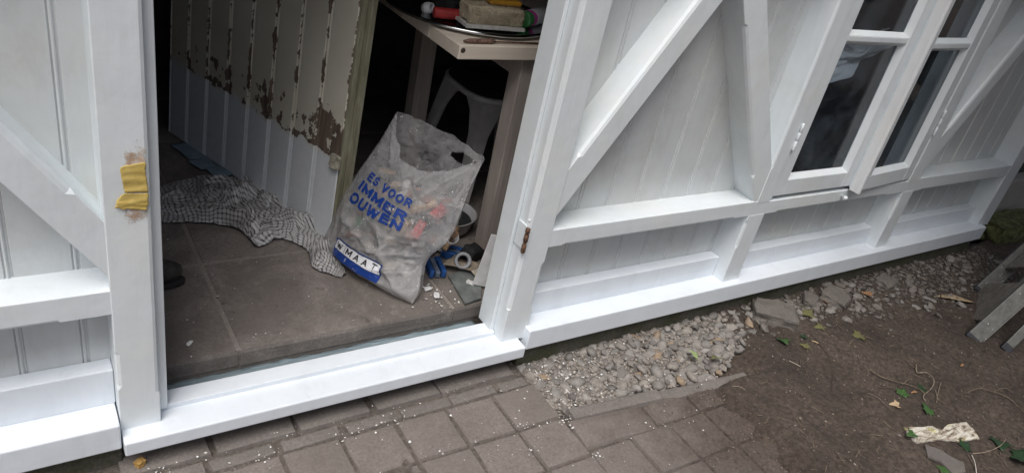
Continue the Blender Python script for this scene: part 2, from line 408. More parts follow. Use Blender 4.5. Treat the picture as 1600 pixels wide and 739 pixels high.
def flatcol(name,c): 
    return simple(name,c,.9,var=.25,nsc=160,bump=.3)
gm=[flatcol('grit_%s'%k,c) for k,c in zip('abcde',((.22,.20,.18),(.29,.26,.235),(.17,.15,.135),(.34,.31,.28),(.25,.215,.18)))]
scatter_stuff('small_gravel',[s_ for s_ in small if s_[0]<2.45],gm,AM,gravel,'fine grey gravel between the pebbles')
gm2=[flatcol('rubble_grit_%s'%k,c) for k,c in zip('abcd',((.12,.105,.092),(.16,.145,.13),(.095,.08,.07),(.21,.195,.18)))]
scatter_stuff('rubble_gravel',[s_ for s_ in small if s_[0]>=2.45],gm2,AM,gravel,'dark broken rubble along the plinth')
grit=[]
for k in range(5200):
    x=rnd.uniform(1.34,2.3);y=rnd.uniform(-.33,-.0)
    if in_bed(x,y): grit.append((x,y,heap(x,y)-.004+rnd.uniform(0,.005),rnd.uniform(.0025,.007),True))
scatter_stuff('grit_bed',grit,gm,AM,gravel,'light grit at the sill end of the gravel')
# bed under the stones
V=[];F=[];n1=90;n2=30
for j in range(n2+1):
    for i in range(n1+1):
        x=1.338+(2.6-1.338)*i/n1; lo=(-.25-.098*(x-1.37)) if x<2.02 else (-.31+.42*(x-2.02)); lo=min(lo,-.02); y=lo+( .015-lo)*j/n2
        ed=max(max(0,1-j/5.)*(1 if x>2.0 else .25),min(1,max(0,(x-2.32)/.12))); V.append((x,y,heap(x,y)-.005+.004*fbm(x*40,y*40,1,2)-.03*ed))
F=[(j*(n1+1)+i,j*(n1+1)+i+1,(j+1)*(n1+1)+i+1,(j+1)*(n1+1)+i) for j in range(n2) for i in range(n1)]
add('bed_sheet',mesh('bed_sheet',V,F,concrete('gravel_dust',(.16,.142,.125),(.31,.28,.25),1.5,.8),True),gravel)
# ---------------------------------------------------------------- shed floor (concrete tiles)
floor=empty('floor',(.8,1.2,.15),kind='structure')
FT={}
for i,(x0,x1) in enumerate(((-.22,.472),(.472,1.172),(1.172,1.868),(1.868,2.56),(2.56,3.25),(3.25,3.94),(3.94,4.4))):
    for j,(y0,y1) in enumerate(((.182,.645),(.645,1.11),(1.11,1.575),(1.575,2.04),(2.04,2.45))):
        g=.0034; bm=stone_block(x1-x0-2*g,y1-y0-2*g,.058,i*7+j,.004); 
        add('floor_tile',bm_mesh('floor_tile',bm,M['tile']),floor,loc=((x0+x1)/2,(y0+y1)/2,.19+rnd.uniform(-.001,.001)),rot=(rnd.uniform(-.003,.003),rnd.uniform(-.003,.003),0))
box('subfloor',(-.3,4.4,.19,2.5,.0,.131),M['tile'],floor,0)
box('joint_sand',(-.22,4.39,.19,2.44,.132,.1835),concrete('joint_sand',(.2,.17,.15),(.42,.38,.34),1),floor,0)
# blue damp-proof foil behind the sill
def foil():
    t=NT('blue_foil'); p=t.pos(); n=t.noise(t.scale(p,8,30,30),2.,5,.6,1.); t.col(t.ramp(n,(.3,(.20,.27,.31)),(.7,(.36,.45,.50)))); t.rough(.35); t.bump(n,.7,.01); return t.m
V=[];n1=90
for i in range(n1+1):
    x=.236+1.02*i/n1
    for j in range(7):
        y=.094+.098*j/6; V.append((x,y,.158-.045*math.sin(j/6*1.4)+.004*nz(x*30,j*.9)+.006*nz(x*9+j*.7,3)))
F=[(i*7+j,i*7+7+j,i*7+8+j,i*7+j+1) for i in range(n1) for j in range(6)]
o=add('damp_proof_foil',mesh('damp_proof_foil',V,F,foil(),True)); sm=o.modifiers.new('thick','SOLIDIFY'); sm.thickness=.001
tag(o,'crumpled light blue foil strip between the door sill and the floor tiles','foil')
# ================================================================ SHED
shed=empty('garden_shed',(1.5,1.2,0),'white painted timber framed garden shed with open doorway and casement window','shed')
W_=M['white']
box('plinth',(-1.6,.142,.0,.14,-.1,.133),M['moss'],shed,.004)
box('plinth',(.144,1.333,.03,.15,-.1,.122),M['moss'],shed,.004)
box('plinth',(1.335,4.42,.0,.14,-.1,.133),M['moss'],shed,.004)
def baseboard(x0,x1):
    return box('base_plate',(x0,x1,-.03,.12,.135,.213),M['sill'],shed,.004)
baseboard(-1.6,.139); baseboard(1.336,4.425)
sl=box('door_sill',(.143,1.318,-.05,.095,.125,.167),M['sill'],shed,.004)
box('sill_step',(.236,1.246,.038,.093,.1665,.182),M['sill'],sl,.002)
# upper boards step behind the base plate
for x0,x1,z in((-1.6,.141,.318),(1.347,2.289,.302),(2.385,3.367,.300),(3.463,4.374,.300)):
    box('ledge_board',(x0,x1,.052,.1,.2125,z),M['sill'],shed,.003)
# posts
P0=.165
beam('door_post',(.1875,P0),(.1875,2.2),.091,0,.14,W_,shed,cl=(.13,.25),cr=(.09,1.9),c=.010)
beam('door_post',(1.297,P0),(1.297,2.2),.098,0,.14,W_,shed,cl=(.13,1.9),cr=(.12,.30),c=.012)
beam('door_jamb',(.2445,.181),(.2445,2.2),.020,.03,.15,W_,shed)
beam('door_jamb',(1.2405,.181),(1.2405,2.2),.013,.05,.125,W_,shed)
beam('stud',(2.338,.211),(2.338,.5165),.094,0,.12,W_,shed,cl=(.16,.285),c=.010)
beam('stud',(3.415,.211),(3.415,.5165),.094,0,.12,W_,shed,cl=(.16,.285),c=.010)
beam('window_post',(2.3485,.5705),(2.3485,2.2),.073,0,.14,W_,shed,cl=(.14,1.5),c=.008)
beam('window_post',(3.415,.5705),(3.415,2.2),.090,0,.14,W_,shed,cl=(.07,1.5),c=.008)
beam('corner_post',(4.437,.205),(4.437,2.2),.125,0,.14,W_,shed,cl=(.06,.30),c=.008)
beam('stud',(-.9,.211),(-.9,.5165),.09,0,.12,W_,shed)
beam('corner_post',(-1.55,.205),(-1.55,2.2),.10,0,.14,W_,shed)
# rails
def rail(x0,x1,z0,z1,cr=None,cl=None): beam('rail',(x0,(z0+z1)/2),(x1,(z0+z1)/2),z1-z0,.0012,.13,W_,shed,cl,cr,c=.009)
L_=lambda x0,x1,m_:(m_,x1-x0-m_)
rail(-1.5,.145,.518,.583,cr=(.10,1.545)); rail(1.344,2.33,.515,.578,cr=(.055,.87)); rail(2.33,3.42,.515,.571,cr=(.12,.9)); rail(3.42,4.40,.512,.578,cr=(.10,.86))
for x0,x1 in((-1.5,.145),(1.344,2.33),(3.42,4.40)): rail(x0,x1,1.50,1.565)
rail(-1.6,4.5,2.14,2.235); rail(2.34,3.42,1.98,2.05)
# diagonal braces
def brace(c_,slope,w,za,zb,cl=None,cr=None):
    p=lambda z:(c_[0]+(z-c_[1])/slope,z); beam('brace',p(za),p(zb),w,.0024,.125,W_,shed,cl,cr,c=.013)
brace((-.011,.912),-1.47,.078,1.515,.62,cl=(.3,.86))
brace((1.55,1.034),1.63,.084,.60,1.515,cl=(.235,1.0))
brace((1.95,1.228),-1.64,.094,1.515,.56,cr=(.3,.95))
brace((3.6,.93),1.68,.084,.60,1.515,cl=(.235,1.0))
# tongue and groove boards with a bead at each joint
PITCH=.1265
def board_profile():
    P=[(0,.0045),(.0018,.0005)]
    for k in range(1,6): P.append((.0018+.088*k/6+.004*0,.0))
    w=PITCH
    P=[(0,.0042),(.0025,.0)]+[(w*f,0.) for f in(.3,.6)]+[(w-.0160,0.),(w-.013,.0042)]
    for k in range(5):
        a=math.pi*k/4; P.append((w-.0085-.0040*math.cos(a),.0038-.0048*math.sin(a)))
    P+=[(w-.0034,.0042),(w,.0042)]
    return P
BP=board_profile()
def board(x,z0,z1,w0=0,w1=PITCH):
    prof=[p for p in BP if w0<=p[0]<=w1]
    if len(prof)<2: return
    V=[];nn=len(prof); y0=.1+rnd.uniform(-.0006,.0006); wa=rnd.uniform(-.001,.001)
    for z in(z0,z1):
        for px,py in prof: V.append((x+px,y0+py+wa*(px/PITCH),z))
        V.append((x+prof[-1][0],.122,z)); V.append((x+prof[0][0],.122,z))
    m_=nn+2; F=[(k,(k+1)%m_,m_+(k+1)%m_,m_+k) for k in range(m_)]; F+= [tuple(range(m_))[::-1],tuple(range(m_,2*m_))]
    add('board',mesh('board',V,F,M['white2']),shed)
x=1.3955-PITCH
while x<4.44:
    a=max(0,1.30-x); b=min(PITCH,4.44-x)
    if x+PITCH<2.36 or x>3.40 or True:
        if x+PITCH>2.345 and x<3.41:
            if x<2.345: board(x,.21,2.2,a,2.345-x)
            board(x,.21,.55,max(a,2.345-x if x<2.345 else 0),min(b,3.41-x) if x+PITCH>3.41 else b)
            board(x,2.0,2.2,max(a,2.345-x if x<2.345 else 0),min(b,3.41-x) if x+PITCH>3.41 else b)
            if x+PITCH>3.41: board(x,.21,2.2,3.41-x,b)
        else: board(x,.21,2.2,a,b)
    x+=PITCH
x=.098-PITCH*13
while x<.2:
    board(x,.21,2.2,0,min(PITCH,.2-x)); x+=PITCH
# rest of the building: dark inner walls, ceiling, roof
DK=M['dark']
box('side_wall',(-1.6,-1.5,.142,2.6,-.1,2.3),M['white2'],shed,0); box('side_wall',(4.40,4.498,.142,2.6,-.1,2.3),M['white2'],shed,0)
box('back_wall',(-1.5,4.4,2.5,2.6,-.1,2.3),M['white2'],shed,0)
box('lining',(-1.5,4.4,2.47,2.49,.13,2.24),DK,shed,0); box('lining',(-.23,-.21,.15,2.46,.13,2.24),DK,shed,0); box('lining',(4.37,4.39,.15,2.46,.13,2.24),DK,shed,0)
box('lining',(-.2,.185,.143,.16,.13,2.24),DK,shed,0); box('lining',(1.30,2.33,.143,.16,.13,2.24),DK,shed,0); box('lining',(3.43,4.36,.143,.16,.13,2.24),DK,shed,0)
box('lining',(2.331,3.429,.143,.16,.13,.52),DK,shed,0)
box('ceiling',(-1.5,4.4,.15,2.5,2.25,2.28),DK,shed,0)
box('roof',(-1.7,4.6,-.06,2.75,2.30,2.38),M['roof'],shed,.01)
box('lintel',(.236,1.246,.01,.13,2.10,2.139),W_,shed,.003)
# ---------------------------------------------------------------- casement window
ZB,ZT=.588,1.975
def multi_box(name,boxes,mat,bev=.003):
    big=bmesh.new()
    for b in boxes:
        t_=bm_mesh('t',box_bm(*b,bev=bev)); big.from_mesh(t_); bpy.data.meshes.remove(t_)
    return bm_mesh(name,big,mat)
def sash(x0,x1,loc,rz,mz=1.205,cover=0,zb_=None):
    """sash frame mesh in its own space: x along the sash, y depth (front at 0), z up"""
    h=.04; st=.064; zb0=zb_ or ZB
    bs=[(x0,x0+st,0,h,zb0,ZT),(x1-st,x1,0,h,zb0,ZT),(x0+st-.001,x1-st+.001,.0008,h-.001,zb0,zb0+.068),(x0+st-.001,x1-st+.001,.0008,h-.001,ZT-.06,ZT)]
    root=bpy.data.objects.new('window_sash',multi_box('window_sash',bs,W_)); col.objects.link(root)
    root.location=loc; root.rotation_euler=(0,0,rz); root.parent=shed; root.matrix_parent_inverse=wmat(shed).inverted()
    gx0,gx1=x0+st,x1-st
    for za,zb in((zb0+.068,mz-.011),(mz+.011,1.58),(1.60,ZT-.06)):
        box('pane',(gx0-.004,gx1+.004,.026,.030,za-.004,zb+.004),M['glass'],root,0,local=True)
        for q in range(4):   # sloping putty bead round each pane
            w=.015
            if q<2:
                poly=[(.003,0),(.0255,0),(.0255,w)] if q==0 else [(.003,0),(.0255,0),(.0255,-w)]
                zz=za if q==0 else zb
                prism('glazing_bead',[(a,zz+b) for a,b in poly],gx0,gx1,W_,root,0,local=True,axis='X')
            else:
                xx=gx0 if q==2 else gx1; s=1 if q==2 else -1
                prism('glazing_bead',[(xx,.003),(xx,.0252),(xx+s*w,.0252)],za+.0005,zb-.0005,W_,root,0,local=True,axis='Z')
    for z in(mz,1.59): box('muntin',(gx0,gx1,.002,.0262,z-.0115,z+.0115),W_,root,.004,local=True)
    if cover:  # rounded cover moulding on the meeting edge
        P=[]
        for k in range(9):
            a=math.pi*k/8; P.append((x0+.002-.010*math.cos(a)*1.0,-.003-.012*math.sin(a)))
        P+=[(x0+.012,.03),(x0-.008,.03)]
        prism('cover_moulding',P,zb0-.004,ZT,M['cream'],root,0,local=True,axis='Z')
    return root
s1=sash(0,.517,(2.387,.004,0),0)
s2=sash(-.466,0,(3.366,.002,0),R(4.6),1.200,1,.582)
# white painted hinges and stay peg
def hinge(parent,x,y,z,h,mat,rot=0):
    return lathe('hinge',[(.0001,-h/2-.004),(.0045,-h/2-.003),(.0055,-h/2),(.0055,-h/6),(.0045,-h/6+.001),(.0045,-h/6+.002),(.0055,-h/6+.003),(.0055,h/6),(.0045,h/6+.001),(.0045,h/6+.002),(.0055,h/6+.003),(.0055,h/2),(.003,h/2+.004),(.0001,h/2+.005)],mat,parent,10,(x,y,z),cap=False)
hinge(shed,2.388,-.004,.84,.10,W_); hinge(shed,3.366,-.006,.86,.11,W_); hinge(shed,2.388,-.004,1.7,.10,W_); hinge(shed,3.366,-.006,1.7,.11,W_)
lathe('stay_peg',[(.0001,0),(.005,0),(.005,.016),(.009,.018),(.010,.026),(.006,.031),(.0001,.032)],W_,shed,12,(2.872,.002,.548),(R(90),0,R(-15)),cap=False)
# rusty knuckle of the door hinge on the right door post
rust=simple('rusty_steel',(.14,.075,.045),.8,.2,.6,140,.6)
hg=lathe('door_hinge',[(.0001,-.045),(.006,-.044),(.0075,-.040),(.0075,-.016),(.0055,-.015),(.0055,-.004),(.0075,-.003),(.0075,.018),(.0055,.019),(.0055,.026),(.0075,.027),(.0075,.040),(.0001,.044)],rust,shed,12,(1.246,-.004,.560),cap=False)
tag(hg,'rusty hinge knuckle half covered in white paint')
box('hinge_leaf',(1.243,1.2475,.002,.045,.525,.605),W_,shed,.001)
# ================================================================ THINGS IN THE DOORWAY
# ---- leaning door leaf
DA=Vector((.912,.677,.196)); du=Vector((-.334,.953,0)).normalized(); dn=Vector((.953,.334,0)).normalized()
door=empty('door_leaf',DA,'old beadboard door leaf, flaking cream paint above fresh white below, leaning inside the shed','door')
door.rotation_euler=Matrix((du,(-dn)*-1,Vector((0,0,1)))).transposed().to_euler() if False else (0,0,0)
up_=(Vector((0,0,1))+.045*dn+.012*(-du)).normalized(); yy_=up_.cross(du).normalized(); up2=du.cross(yy_).normalized()
door.matrix_basis=Matrix.Translation(DA)@Matrix((du,yy_,up2)).transposed().to_4x4()   # local x from latch edge, y normal, z up
FRONT=1 if yy_.dot(CAM-DA)>0 else -1   # side of local y that faces the camera
def door_mat():
    t=NT('flaking_door_paint'); p=t.obj(door); s=t.sep(p); x,z=s[0],s[2]
    n=t.noise(p,9,6,.65); n2=t.noise(t.scale(p,30,30,6),1.,5,.65); nb=t.noise(p,34,5,.7)
    edge=t.math('ADD',z,t.math('MULTIPLY',t.math('SUBTRACT',n,.5),.10))
    old=t.mix(t.ramp(t.noise(p,4,5),(.35,0.),(.7,1.)),(.66,.63,.52),(.76,.735,.63))
    new=t.mix(t.ramp(nb,(.35,.25),(.6,0.)),(.78,.815,.84),(.58,.61,.63))
    wood=t.ramp(t.noise(t.scale(p,60,60,4),1.,5,.6),(.3,(.075,.055,.042)),(.7,(.24,.18,.135)))
    isold=t.ramp(edge,(.305,0.),(.335,1.))
    c=t.mix(isold,new,old)
    # bare wood band where the old paint has flaked off, wider towards the latch edge
    bw=t.math('MULTIPLY',t.ramp(x,(0.,1.),(.12,.95),(.16,.45),(.9,.2)),.135)
    hi=t.math('ADD',t.math('ADD',.300,bw),t.math('MULTIPLY',t.math('SUBTRACT',n2,.5),.32))
    hi=t.math('ADD',hi,t.math('MULTIPLY',t.math('SUBTRACT',t.noise(p,13,4,.6),.5),.62))
    band=t.math('MULTIPLY',t.math('LESS_THAN',z,hi),t.math('GREATER_THAN',edge,.32))
    # flaking along the grooves above
    gx=t.math('ABSOLUTE',t.math('SUBTRACT',t.math('MODULO',t.math('ADD',x,1.321),.1316),.0658))
    gr=t.math('GREATER_THAN',t.math('ADD',gx,t.math('MULTIPLY',t.math('SUBTRACT',t.noise(p,14,5,.7),.52),.07)),.0595)
    gr=t.math('MULTIPLY',gr,t.math('GREATER_THAN',edge,.33))
    m_=t.math('MAXIMUM',band,gr); c=t.mix(m_,c,wood); t.col(c); t.rough(t.ramp(m_,(0.,.38),(1.,.85)))
    h=t.math('SUBTRACT',t.math('MULTIPLY',n2,.15),m_); t.bump(h,.6,.003); return t.m
DM=door_mat(); DW=.0
edge_m=None
def door_edge():
    t=NT('greenish_bare_edge'); p=t.obj(door); n=t.noise(t.scale(p,40,40,5),1.,6,.7); c=t.ramp(n,(.3,(.14,.13,.085)),(.55,(.30,.29,.20)),(.75,(.44,.43,.36)))
    t.col(c); t.rough(.8); t.bump(n,.5,.003); return t.m
EM=door_edge()
bp=.1316; f=FRONT
for k in range(8):
    # beaded board profile (x,y): bead near the far side
    P=[(0,.0045),(.003,0)]+[(bp*.4,0),(bp*.8,0),(bp-.019,0),(bp-.016,.0055)]
    for q in range(5):
        a=math.pi*q/4; P.append((bp-.010-.0045*math.cos(a),.005-.0062*math.sin(a)))
    P+=[(bp-.004,.0055),(bp-.001,.0055)]
    x0=k*bp-.002
    poly=[(x0+a,-f*b+ f*.0) for a,b in P]+[(x0+bp-.001,-f*.024),(x0,-f*.024)]
    prism('board',poly,0,1.95,DM,door,0,local=True,axis='Z')
# rebated latch edge strips and back frame
def dbox(n_,b,m_,bev=.002):
    x0,x1,ya,yb,z0,z1=b; y0,y1=sorted((-f*ya,-f*yb)); return box(n_,(x0,x1,y0,y1,z0,z1),m_,door,bev,local=True)
dbox('edge_strip',(-.014,-.0025,.002,.024,0,1.95),EM); dbox('edge_strip',(-.030,-.0045,.0265,.05,.0,1.95),EM)
for z in(.12,.9,1.75): dbox('ledge',(.02,1.03,.0245,.05,z,z+.12),EM)
# broken lock remnant on the latch edge
bm=box_bm(-.016,.03,*sorted((f*.001,f*.016)),.285,.335,.004)
bmesh.ops.subdivide_edges(bm,edges=list(bm.edges),cuts=2)
for v in bm.verts:
    v.co+=Vector((.006*nz(v.co.z*60,v.co.x*60,1),.004*nz(v.co.x*80,v.co.z*80,3),.008*nz(v.co.x*50,v.co.z*50,5)))
add('lock_block',bm_mesh('lock_block',bm,simple('splintered_cream_wood',(.45,.42,.33),.85,var=.35,nsc=60,bump=.6)),door,local=True)
# ---- checked cloth
def cloth_mat():
    t=NT('checked_cotton'); u=t.n('UVMap').outputs[0]; d=t.n('TexNoise'); t.l(u,d.inputs['Vector']); d.inputs['Scale'].default_value=6; d.inputs['Detail'].default_value=3
    mx=t.n('Mix',data_type='VECTOR'); mx.inputs[0].default_value=.02; t.l(u,mx.inputs[4]); t.l(d.outputs['Color'],mx.inputs[5]); s=t.sep(mx.outputs[1])
    ln=lambda q,k:t.math('LESS_THAN',t.math('MODULO',t.math('ADD',t.math('MULTIPLY',q,k),50.),1.),.36)
    c=t.mix(t.math('MULTIPLY',t.math('ADD',ln(s[0],52),ln(s[1],27)),.46),(.60,.59,.58),(.015,.015,.02))
    p=t.pos(); g=t.noise(p,8,6,.7); c=t.mix(t.ramp(g,(.47,0.),(.66,.55)),c,(.09,.085,.082)); w=t.noise(p,24,5,.7,.6); c=t.mix(t.ramp(w,(.60,0.),(.66,.85)),c,(.58,.60,.63))
    t.col(c); t.rough(.9); t.bump(t.noise(p,600,2),.3,.001); return t.m
near=[(240,322),(252,346),(296,347),(335,351),(375,362),(402,386),(440,374),(478,390),(488,418),(512,428),(534,434)]
far=[(236,300),(252,292),(290,280),(338,274),(376,281),(418,304),(455,328),(488,349),(512,373),(528,396),(541,428)]
cn=smooth_path([G(*p,.194) for p in near],12); cf=smooth_path([G(*p,.194) for p in far],12)
NU=len(cn)-1; NV=64; V=[];UV=[]
for i in range(NU+1):
    a=cn[i];b=cf[i]
    for j in range(NV+1):
        v=j/NV; u=i/NU; p=a.lerp(b,v); ed=min(1,4*min(v,1-v)+.15)*min(1,8*min(u+.02,1.02-u))
        q=Vector((p.x,p.y,0))
        w=Vector((p.x*7,p.y*7,0)); w+=Vector((noise.noise(w*1.2),noise.noise(w*1.2+Vector((9,0,0))),0))*.9
        rid=(1-abs(noise.noise(Vector((w.x*1.25+w.y*1.0,w.y*.55-w.x*.2,1.7)))*2.2)); rid=max(0,rid)
        rid2=max(0,1-abs(noise.noise(Vector((w.x*2.6-w.y*.7,w.y*2.2,5.1)))*2.4))
        k=.28+.85*min(1,max(0,(u-.22)/.2))
        h=(.055*rid**1.6+.020*rid2)*ed*k+.0035*fbm(p.x*45,p.y*45,2,3)
        V.append((p.x+.016*nz(p.x*16,p.y*16,4)*ed,p.y+.016*nz(p.x*16,p.y*16,8)*ed,.1945+max(0,h)))
        UV.append((u*1.0+.06*rid*k,v*(.9-.3*u)+.05*rid2))
F=[(i*(NV+1)+j,(i+1)*(NV+1)+j,(i+1)*(NV+1)+j+1,i*(NV+1)+j+1) for i in range(NU) for j in range(NV)]
o=add('checked_cloth',mesh('checked_cloth',V,F,cloth_mat(),True,UV)); sm=o.modifiers.new('thick','SOLIDIFY'); sm.thickness=.0015
tag(o,'crumpled dirty black and white checked cloth on the floor under the leaning door','cloth')
# ---- blue paper sheets further in
pm=simple('pale_blue_paper',(.22,.31,.37),.8,var=.12,nsc=12,bump=.15)
def sheet(pts,label,z0=.1945,n_=10,amp=.006,name='paper_sheet',mat=pm,cat='paper',group=None,thick=.0008):
    a,b,c_,d=[G(*p,z0) for p in pts]; V=[]
    for i in range(n_+1):
        for j in range(n_+1):
            u=i/n_;v=j/n_; p=a.lerp(b,u).lerp(d.lerp(c_,u),v); V.append((p.x,p.y,z0+.001+amp*abs(fbm(p.x*9,p.y*9,z0*50+amp,2))))
    F=[(i*(n_+1)+j,(i+1)*(n_+1)+j,(i+1)*(n_+1)+j+1,i*(n_+1)+j+1) for i in range(n_) for j in range(n_)]
    o=add(name,mesh(name,V,F,mat,True)); m_=o.modifiers.new('thick','SOLIDIFY'); m_.thickness=thick; return tag(o,label,cat,group or ('blue sheets on the floor' if mat is pm else None))
sheet([(266,227),(298,222),(326,248),(296,250)],'farthest of three pale blue sheets on the floor by the door','.1945' and .1945)
sheet([(292,252),(324,247),(344,262),(314,266)],'middle one of three pale blue sheets on the floor',.1965)
sheet([(320,264),(344,260),(366,272),(340,280)],'nearest of three pale blue sheets, just behind the checked cloth',.1985)
# ---- boot toe behind the left post
bm=bmesh.new(); bmesh.ops.create_icosphere(bm,subdivisions=3,radius=1)
for v in bm.verts:
    x,y,z=v.co; k=1-.25*max(0,x)**2*0
    v.co=Vector((x*.13+(-.02 if z>.3 else 0),y*.048*(1-.15*x),max(-.55,z)*.062*(1.25 if x<-.2 else 1)))
    if z>.2 and x<-.25: v.co.z+=.09*min(1,(-x-.25)/.3)
bm.normal_update()
boot=empty('work_boot',(.27,.575,.1925),'dark work boot on the floor behind the left door post','boot',rot=(0,0,R(-12)))
bmT=Matrix.Translation((0,0,.046)); bmesh.ops.transform(bm,matrix=bmT,verts=bm.verts)
add('upper',bm_mesh('upper',bm,simple('dark_leather',(.045,.042,.036),.7,var=.4,nsc=40,bump=.5),True),boot,local=True)
sp=[]
for k in range(24):
    a=2*math.pi*k/24; sp.append((.137*math.cos(a),.053*math.sin(a)*(1-.12*math.cos(a))))
prism('sole',sp,.0,.016,simple('rubber_sole',(.02,.02,.02),.8),boot,.003,local=True,axis='Z')
# ================================================================ RUBBISH BAG
BA=Vector((.896,.668,.195));BB=Vector((1.040,.238,.195));BTL=Vector((1.035,.515,.757));BTR=Vector((1.262,.315,.668))
bn=(BB-BA).cross(BTL-BA).normalized()
if bn.dot(CAM-BA)<0: bn=-bn
CREASE=[(0.02,.98,.42,.66,.014,.020),(1,.99,.62,.55,.014,.018),(.33,.81,.12,.30,.012,.018),(.30,.16,1,.31,.015,.018),(.48,.09,1,.20,.014,.016),(.0,.34,.55,.25,.012,.016),(.90,.92,.80,.28,.012,.016),(.06,.9,.03,.3,.008,.014),(.55,.80,.78,.42,.010,.016),(.72,.70,.95,.45,.010,.014),(.18,.05,.40,.24,.009,.014),(.60,.34,.92,.05,.011,.015),(.42,.33,.80,.36,.009,.014)]
def bag_pt(s,t,side):
    """side +1: sheet facing the door opening, -1: far sheet; s along the width, t up"""
    a=BA.lerp(BB,s); b=BTL.lerp(BTR,s)
    sag=.03*math.sin(math.pi*t)
    p=a.lerp(b,t)
    # waist of the right-hand side: bulges low, pulled in at mid height as in a half filled sack
    e=(BB-BA).normalized()
    p+=e*(s-.5)*2*( .020*math.sin(math.pi*min(1,t*1.25)) -.050*math.exp(-((t-.27)/.13)**2)*(s>.5) )
    wsh=max(0,math.sin(math.pi*min(1,max(0,s))))**.55
    pr=min(1,(t/.06))**.36*(1-.48*max(0,(t-.35)/.65)**1.2)
    dep=.088 if side>0 else .105
    # filled corner at the bottom
    p+=bn*side*dep*wsh*pr
    # crumples
    w=Vector((s*3.1+side*7,t*3.6,side*2.0)); w2=Vector((w.x*1.0+.55*w.y,w.y*.8-.5*w.x,w.z)); w2+=.35*Vector((noise.noise(w*1.1),noise.noise(w*1.1+Vector((4,4,0))),0)); rd=lambda k:max(0,1-2.6*abs(noise.noise(w2*k)))**2; pk=1-.6*math.exp(-((t-.5)/.2)**4)*math.exp(-((s-.42)/.32)**4); cr=noise.noise(w*1.3)*.016+pk*(.015*rd(1.3)+.007*rd(2.9)+.003*rd(6.0)-.006)
    for (a0,b0,a1,b1,A_,w_) in CREASE:
        dx,dy=a1-a0,b1-b0; L2=dx*dx+dy*dy; q_=max(0,min(1,((s-a0)*dx+(t-b0)*dy)/L2)); dd=math.hypot(s-a0-q_*dx+.02*noise.noise(w*2.2),(t-b0-q_*dy)*1.25); cr+=1.7*pk*pk*A_*math.exp(-dd/(w_*.85))*(1-.5*abs(2*q_-1))
    cr=cr*(.42 if t>.42 else (1 if t<.30 else 1-.58*(t-.30)/.12))
    fold=math.sin((t*.9+s*.55)*34+3*noise.noise(w*1.7))*.0035*(math.exp(-((t-.24)/.16)**2)+.35*(s>.6))
    if side>0: fl_=math.exp(-((t-.12)/.10)**4)*math.exp(-((s-.49)/.30)**4); cr*=1-.88*fl_; fold*=1-.9*fl_
    p+=bn*side*(cr+fold)*min(1,wsh*1.3+.1)*(1 if t>.08 else t/.08)
    if p.z<.1945: p.z=.1945+.001*abs(nz(s*20,t*20))
    return p
def rim(s):   # torn front edge of the mouth, as a fraction of the height
    k=[(0,1),(.06,.985),(.13,.93),(.2,.885),(.27,.865),(.33,.815),(.42,.795),(.6,.80),(.8,.865),(.93,.955),(1,1)]
    for (a,b),(c_,d) in zip(k,k[1:]):
        if a<=s<=c_: return b+(d-b)*(s-a)/(c_-a)+.012*fbm(s*16,3.3,0,3)*math.sin(math.pi*s)
    return 1
def bag_mat():
    t=NT('dusty_clear_plastic'); p=t.pos(); z=t.sep(p)[2]
    n=t.noise(p,14,6,.7,.8); f=t.noise(p,60,5,.7,.5)
    base=t.mix(t.ramp(n,(.3,0.),(.7,1.)),(.80,.80,.81),(.86,.86,.87))
    base=t.mix(t.ramp(t.noise(p,33,6,.75,1.2),(.60,0.),(.68,.6)),base,(.88,.88,.88))
    base=t.mix(t.math('MULTIPLY',t.ramp(t.noise(p,7,4),(.35,1.),(.7,.2)),t.ramp(z,(.2,.6),(.45,0.))),base,(.45,.42,.39))
    fl=t.math('MULTIPLY',t.ramp(t.voro(t.scale(p,1,1,.55),75),(.10,1.),(.17,0.)),t.ramp(t.noise(p,17,4,.7),(.52,0.),(.6,1.))); base=t.mix(fl,base,(.95,.95,.94))  # white flecks: plaster specks, also painted in for glints on the folds
    t.col(base); t.rough(t.ramp(f,(.3,.10),(.7,.28))); t.b.inputs['Specular IOR Level'].default_value=.85
    tl=t.n('BsdfTranslucent'); tl.inputs[0].default_value=(.6,.6,.61,1); m1=t.n('MixShader'); m1.inputs[0].default_value=.3; t.l(t.b.outputs[0],m1.inputs[1]); t.l(tl.outputs[0],m1.inputs[2])
    tr=t.n('BsdfTransparent'); tr.inputs[0].default_value=(.92,.92,.92,1); m2=t.n('MixShader')
    a=t.math('MULTIPLY',t.ramp(n,(.3,.78),(.7,.58)),t.ramp(z,(.22,.62),(.44,1.))); a=t.math('MULTIPLY',a,t.math('SUBTRACT',1.,fl)); t.l(a,m2.inputs[0]); t.l(m1.outputs[0],m2.inputs[1]); t.l(tr.outputs[0],m2.inputs[2])
    t.l(m2.outputs[0],t.out.inputs[0]); rdg=t.math('ABSOLUTE',t.math('SUBTRACT',t.noise(p,20,4,.6,.8),.5)); t.bump(t.math('MULTIPLY',rdg,-1.),.7,.02); return t.m
NS,NTT=90,100; V=[];F=[]
for side in(1,-1):
    o0=len(V)
    for i in range(NS+1):
        s=i/NS
        for j in range(NTT+1):
            t_=j/NTT*(rim(s) if side>0 else 1.0+.01*fbm(s*9,7,0,3)); V.append(bag_pt(s,t_,side))
    for i in range(NS):
        for j in range(NTT):
            q=(o0+i*(NTT+1)+j,o0+(i+1)*(NTT+1)+j,o0+(i+1)*(NTT+1)+j+1,o0+i*(NTT+1)+j+1)
            # ragged hole in the far sheet near the mouth
            if side<0:
                s=i/NS;t=j/NTT
                if ((s-.72)/.17)**2+((t-.905-.10*(s-.72))/.035)**2<1+.5*nz(s*14,t*14): continue
            F.append(q)
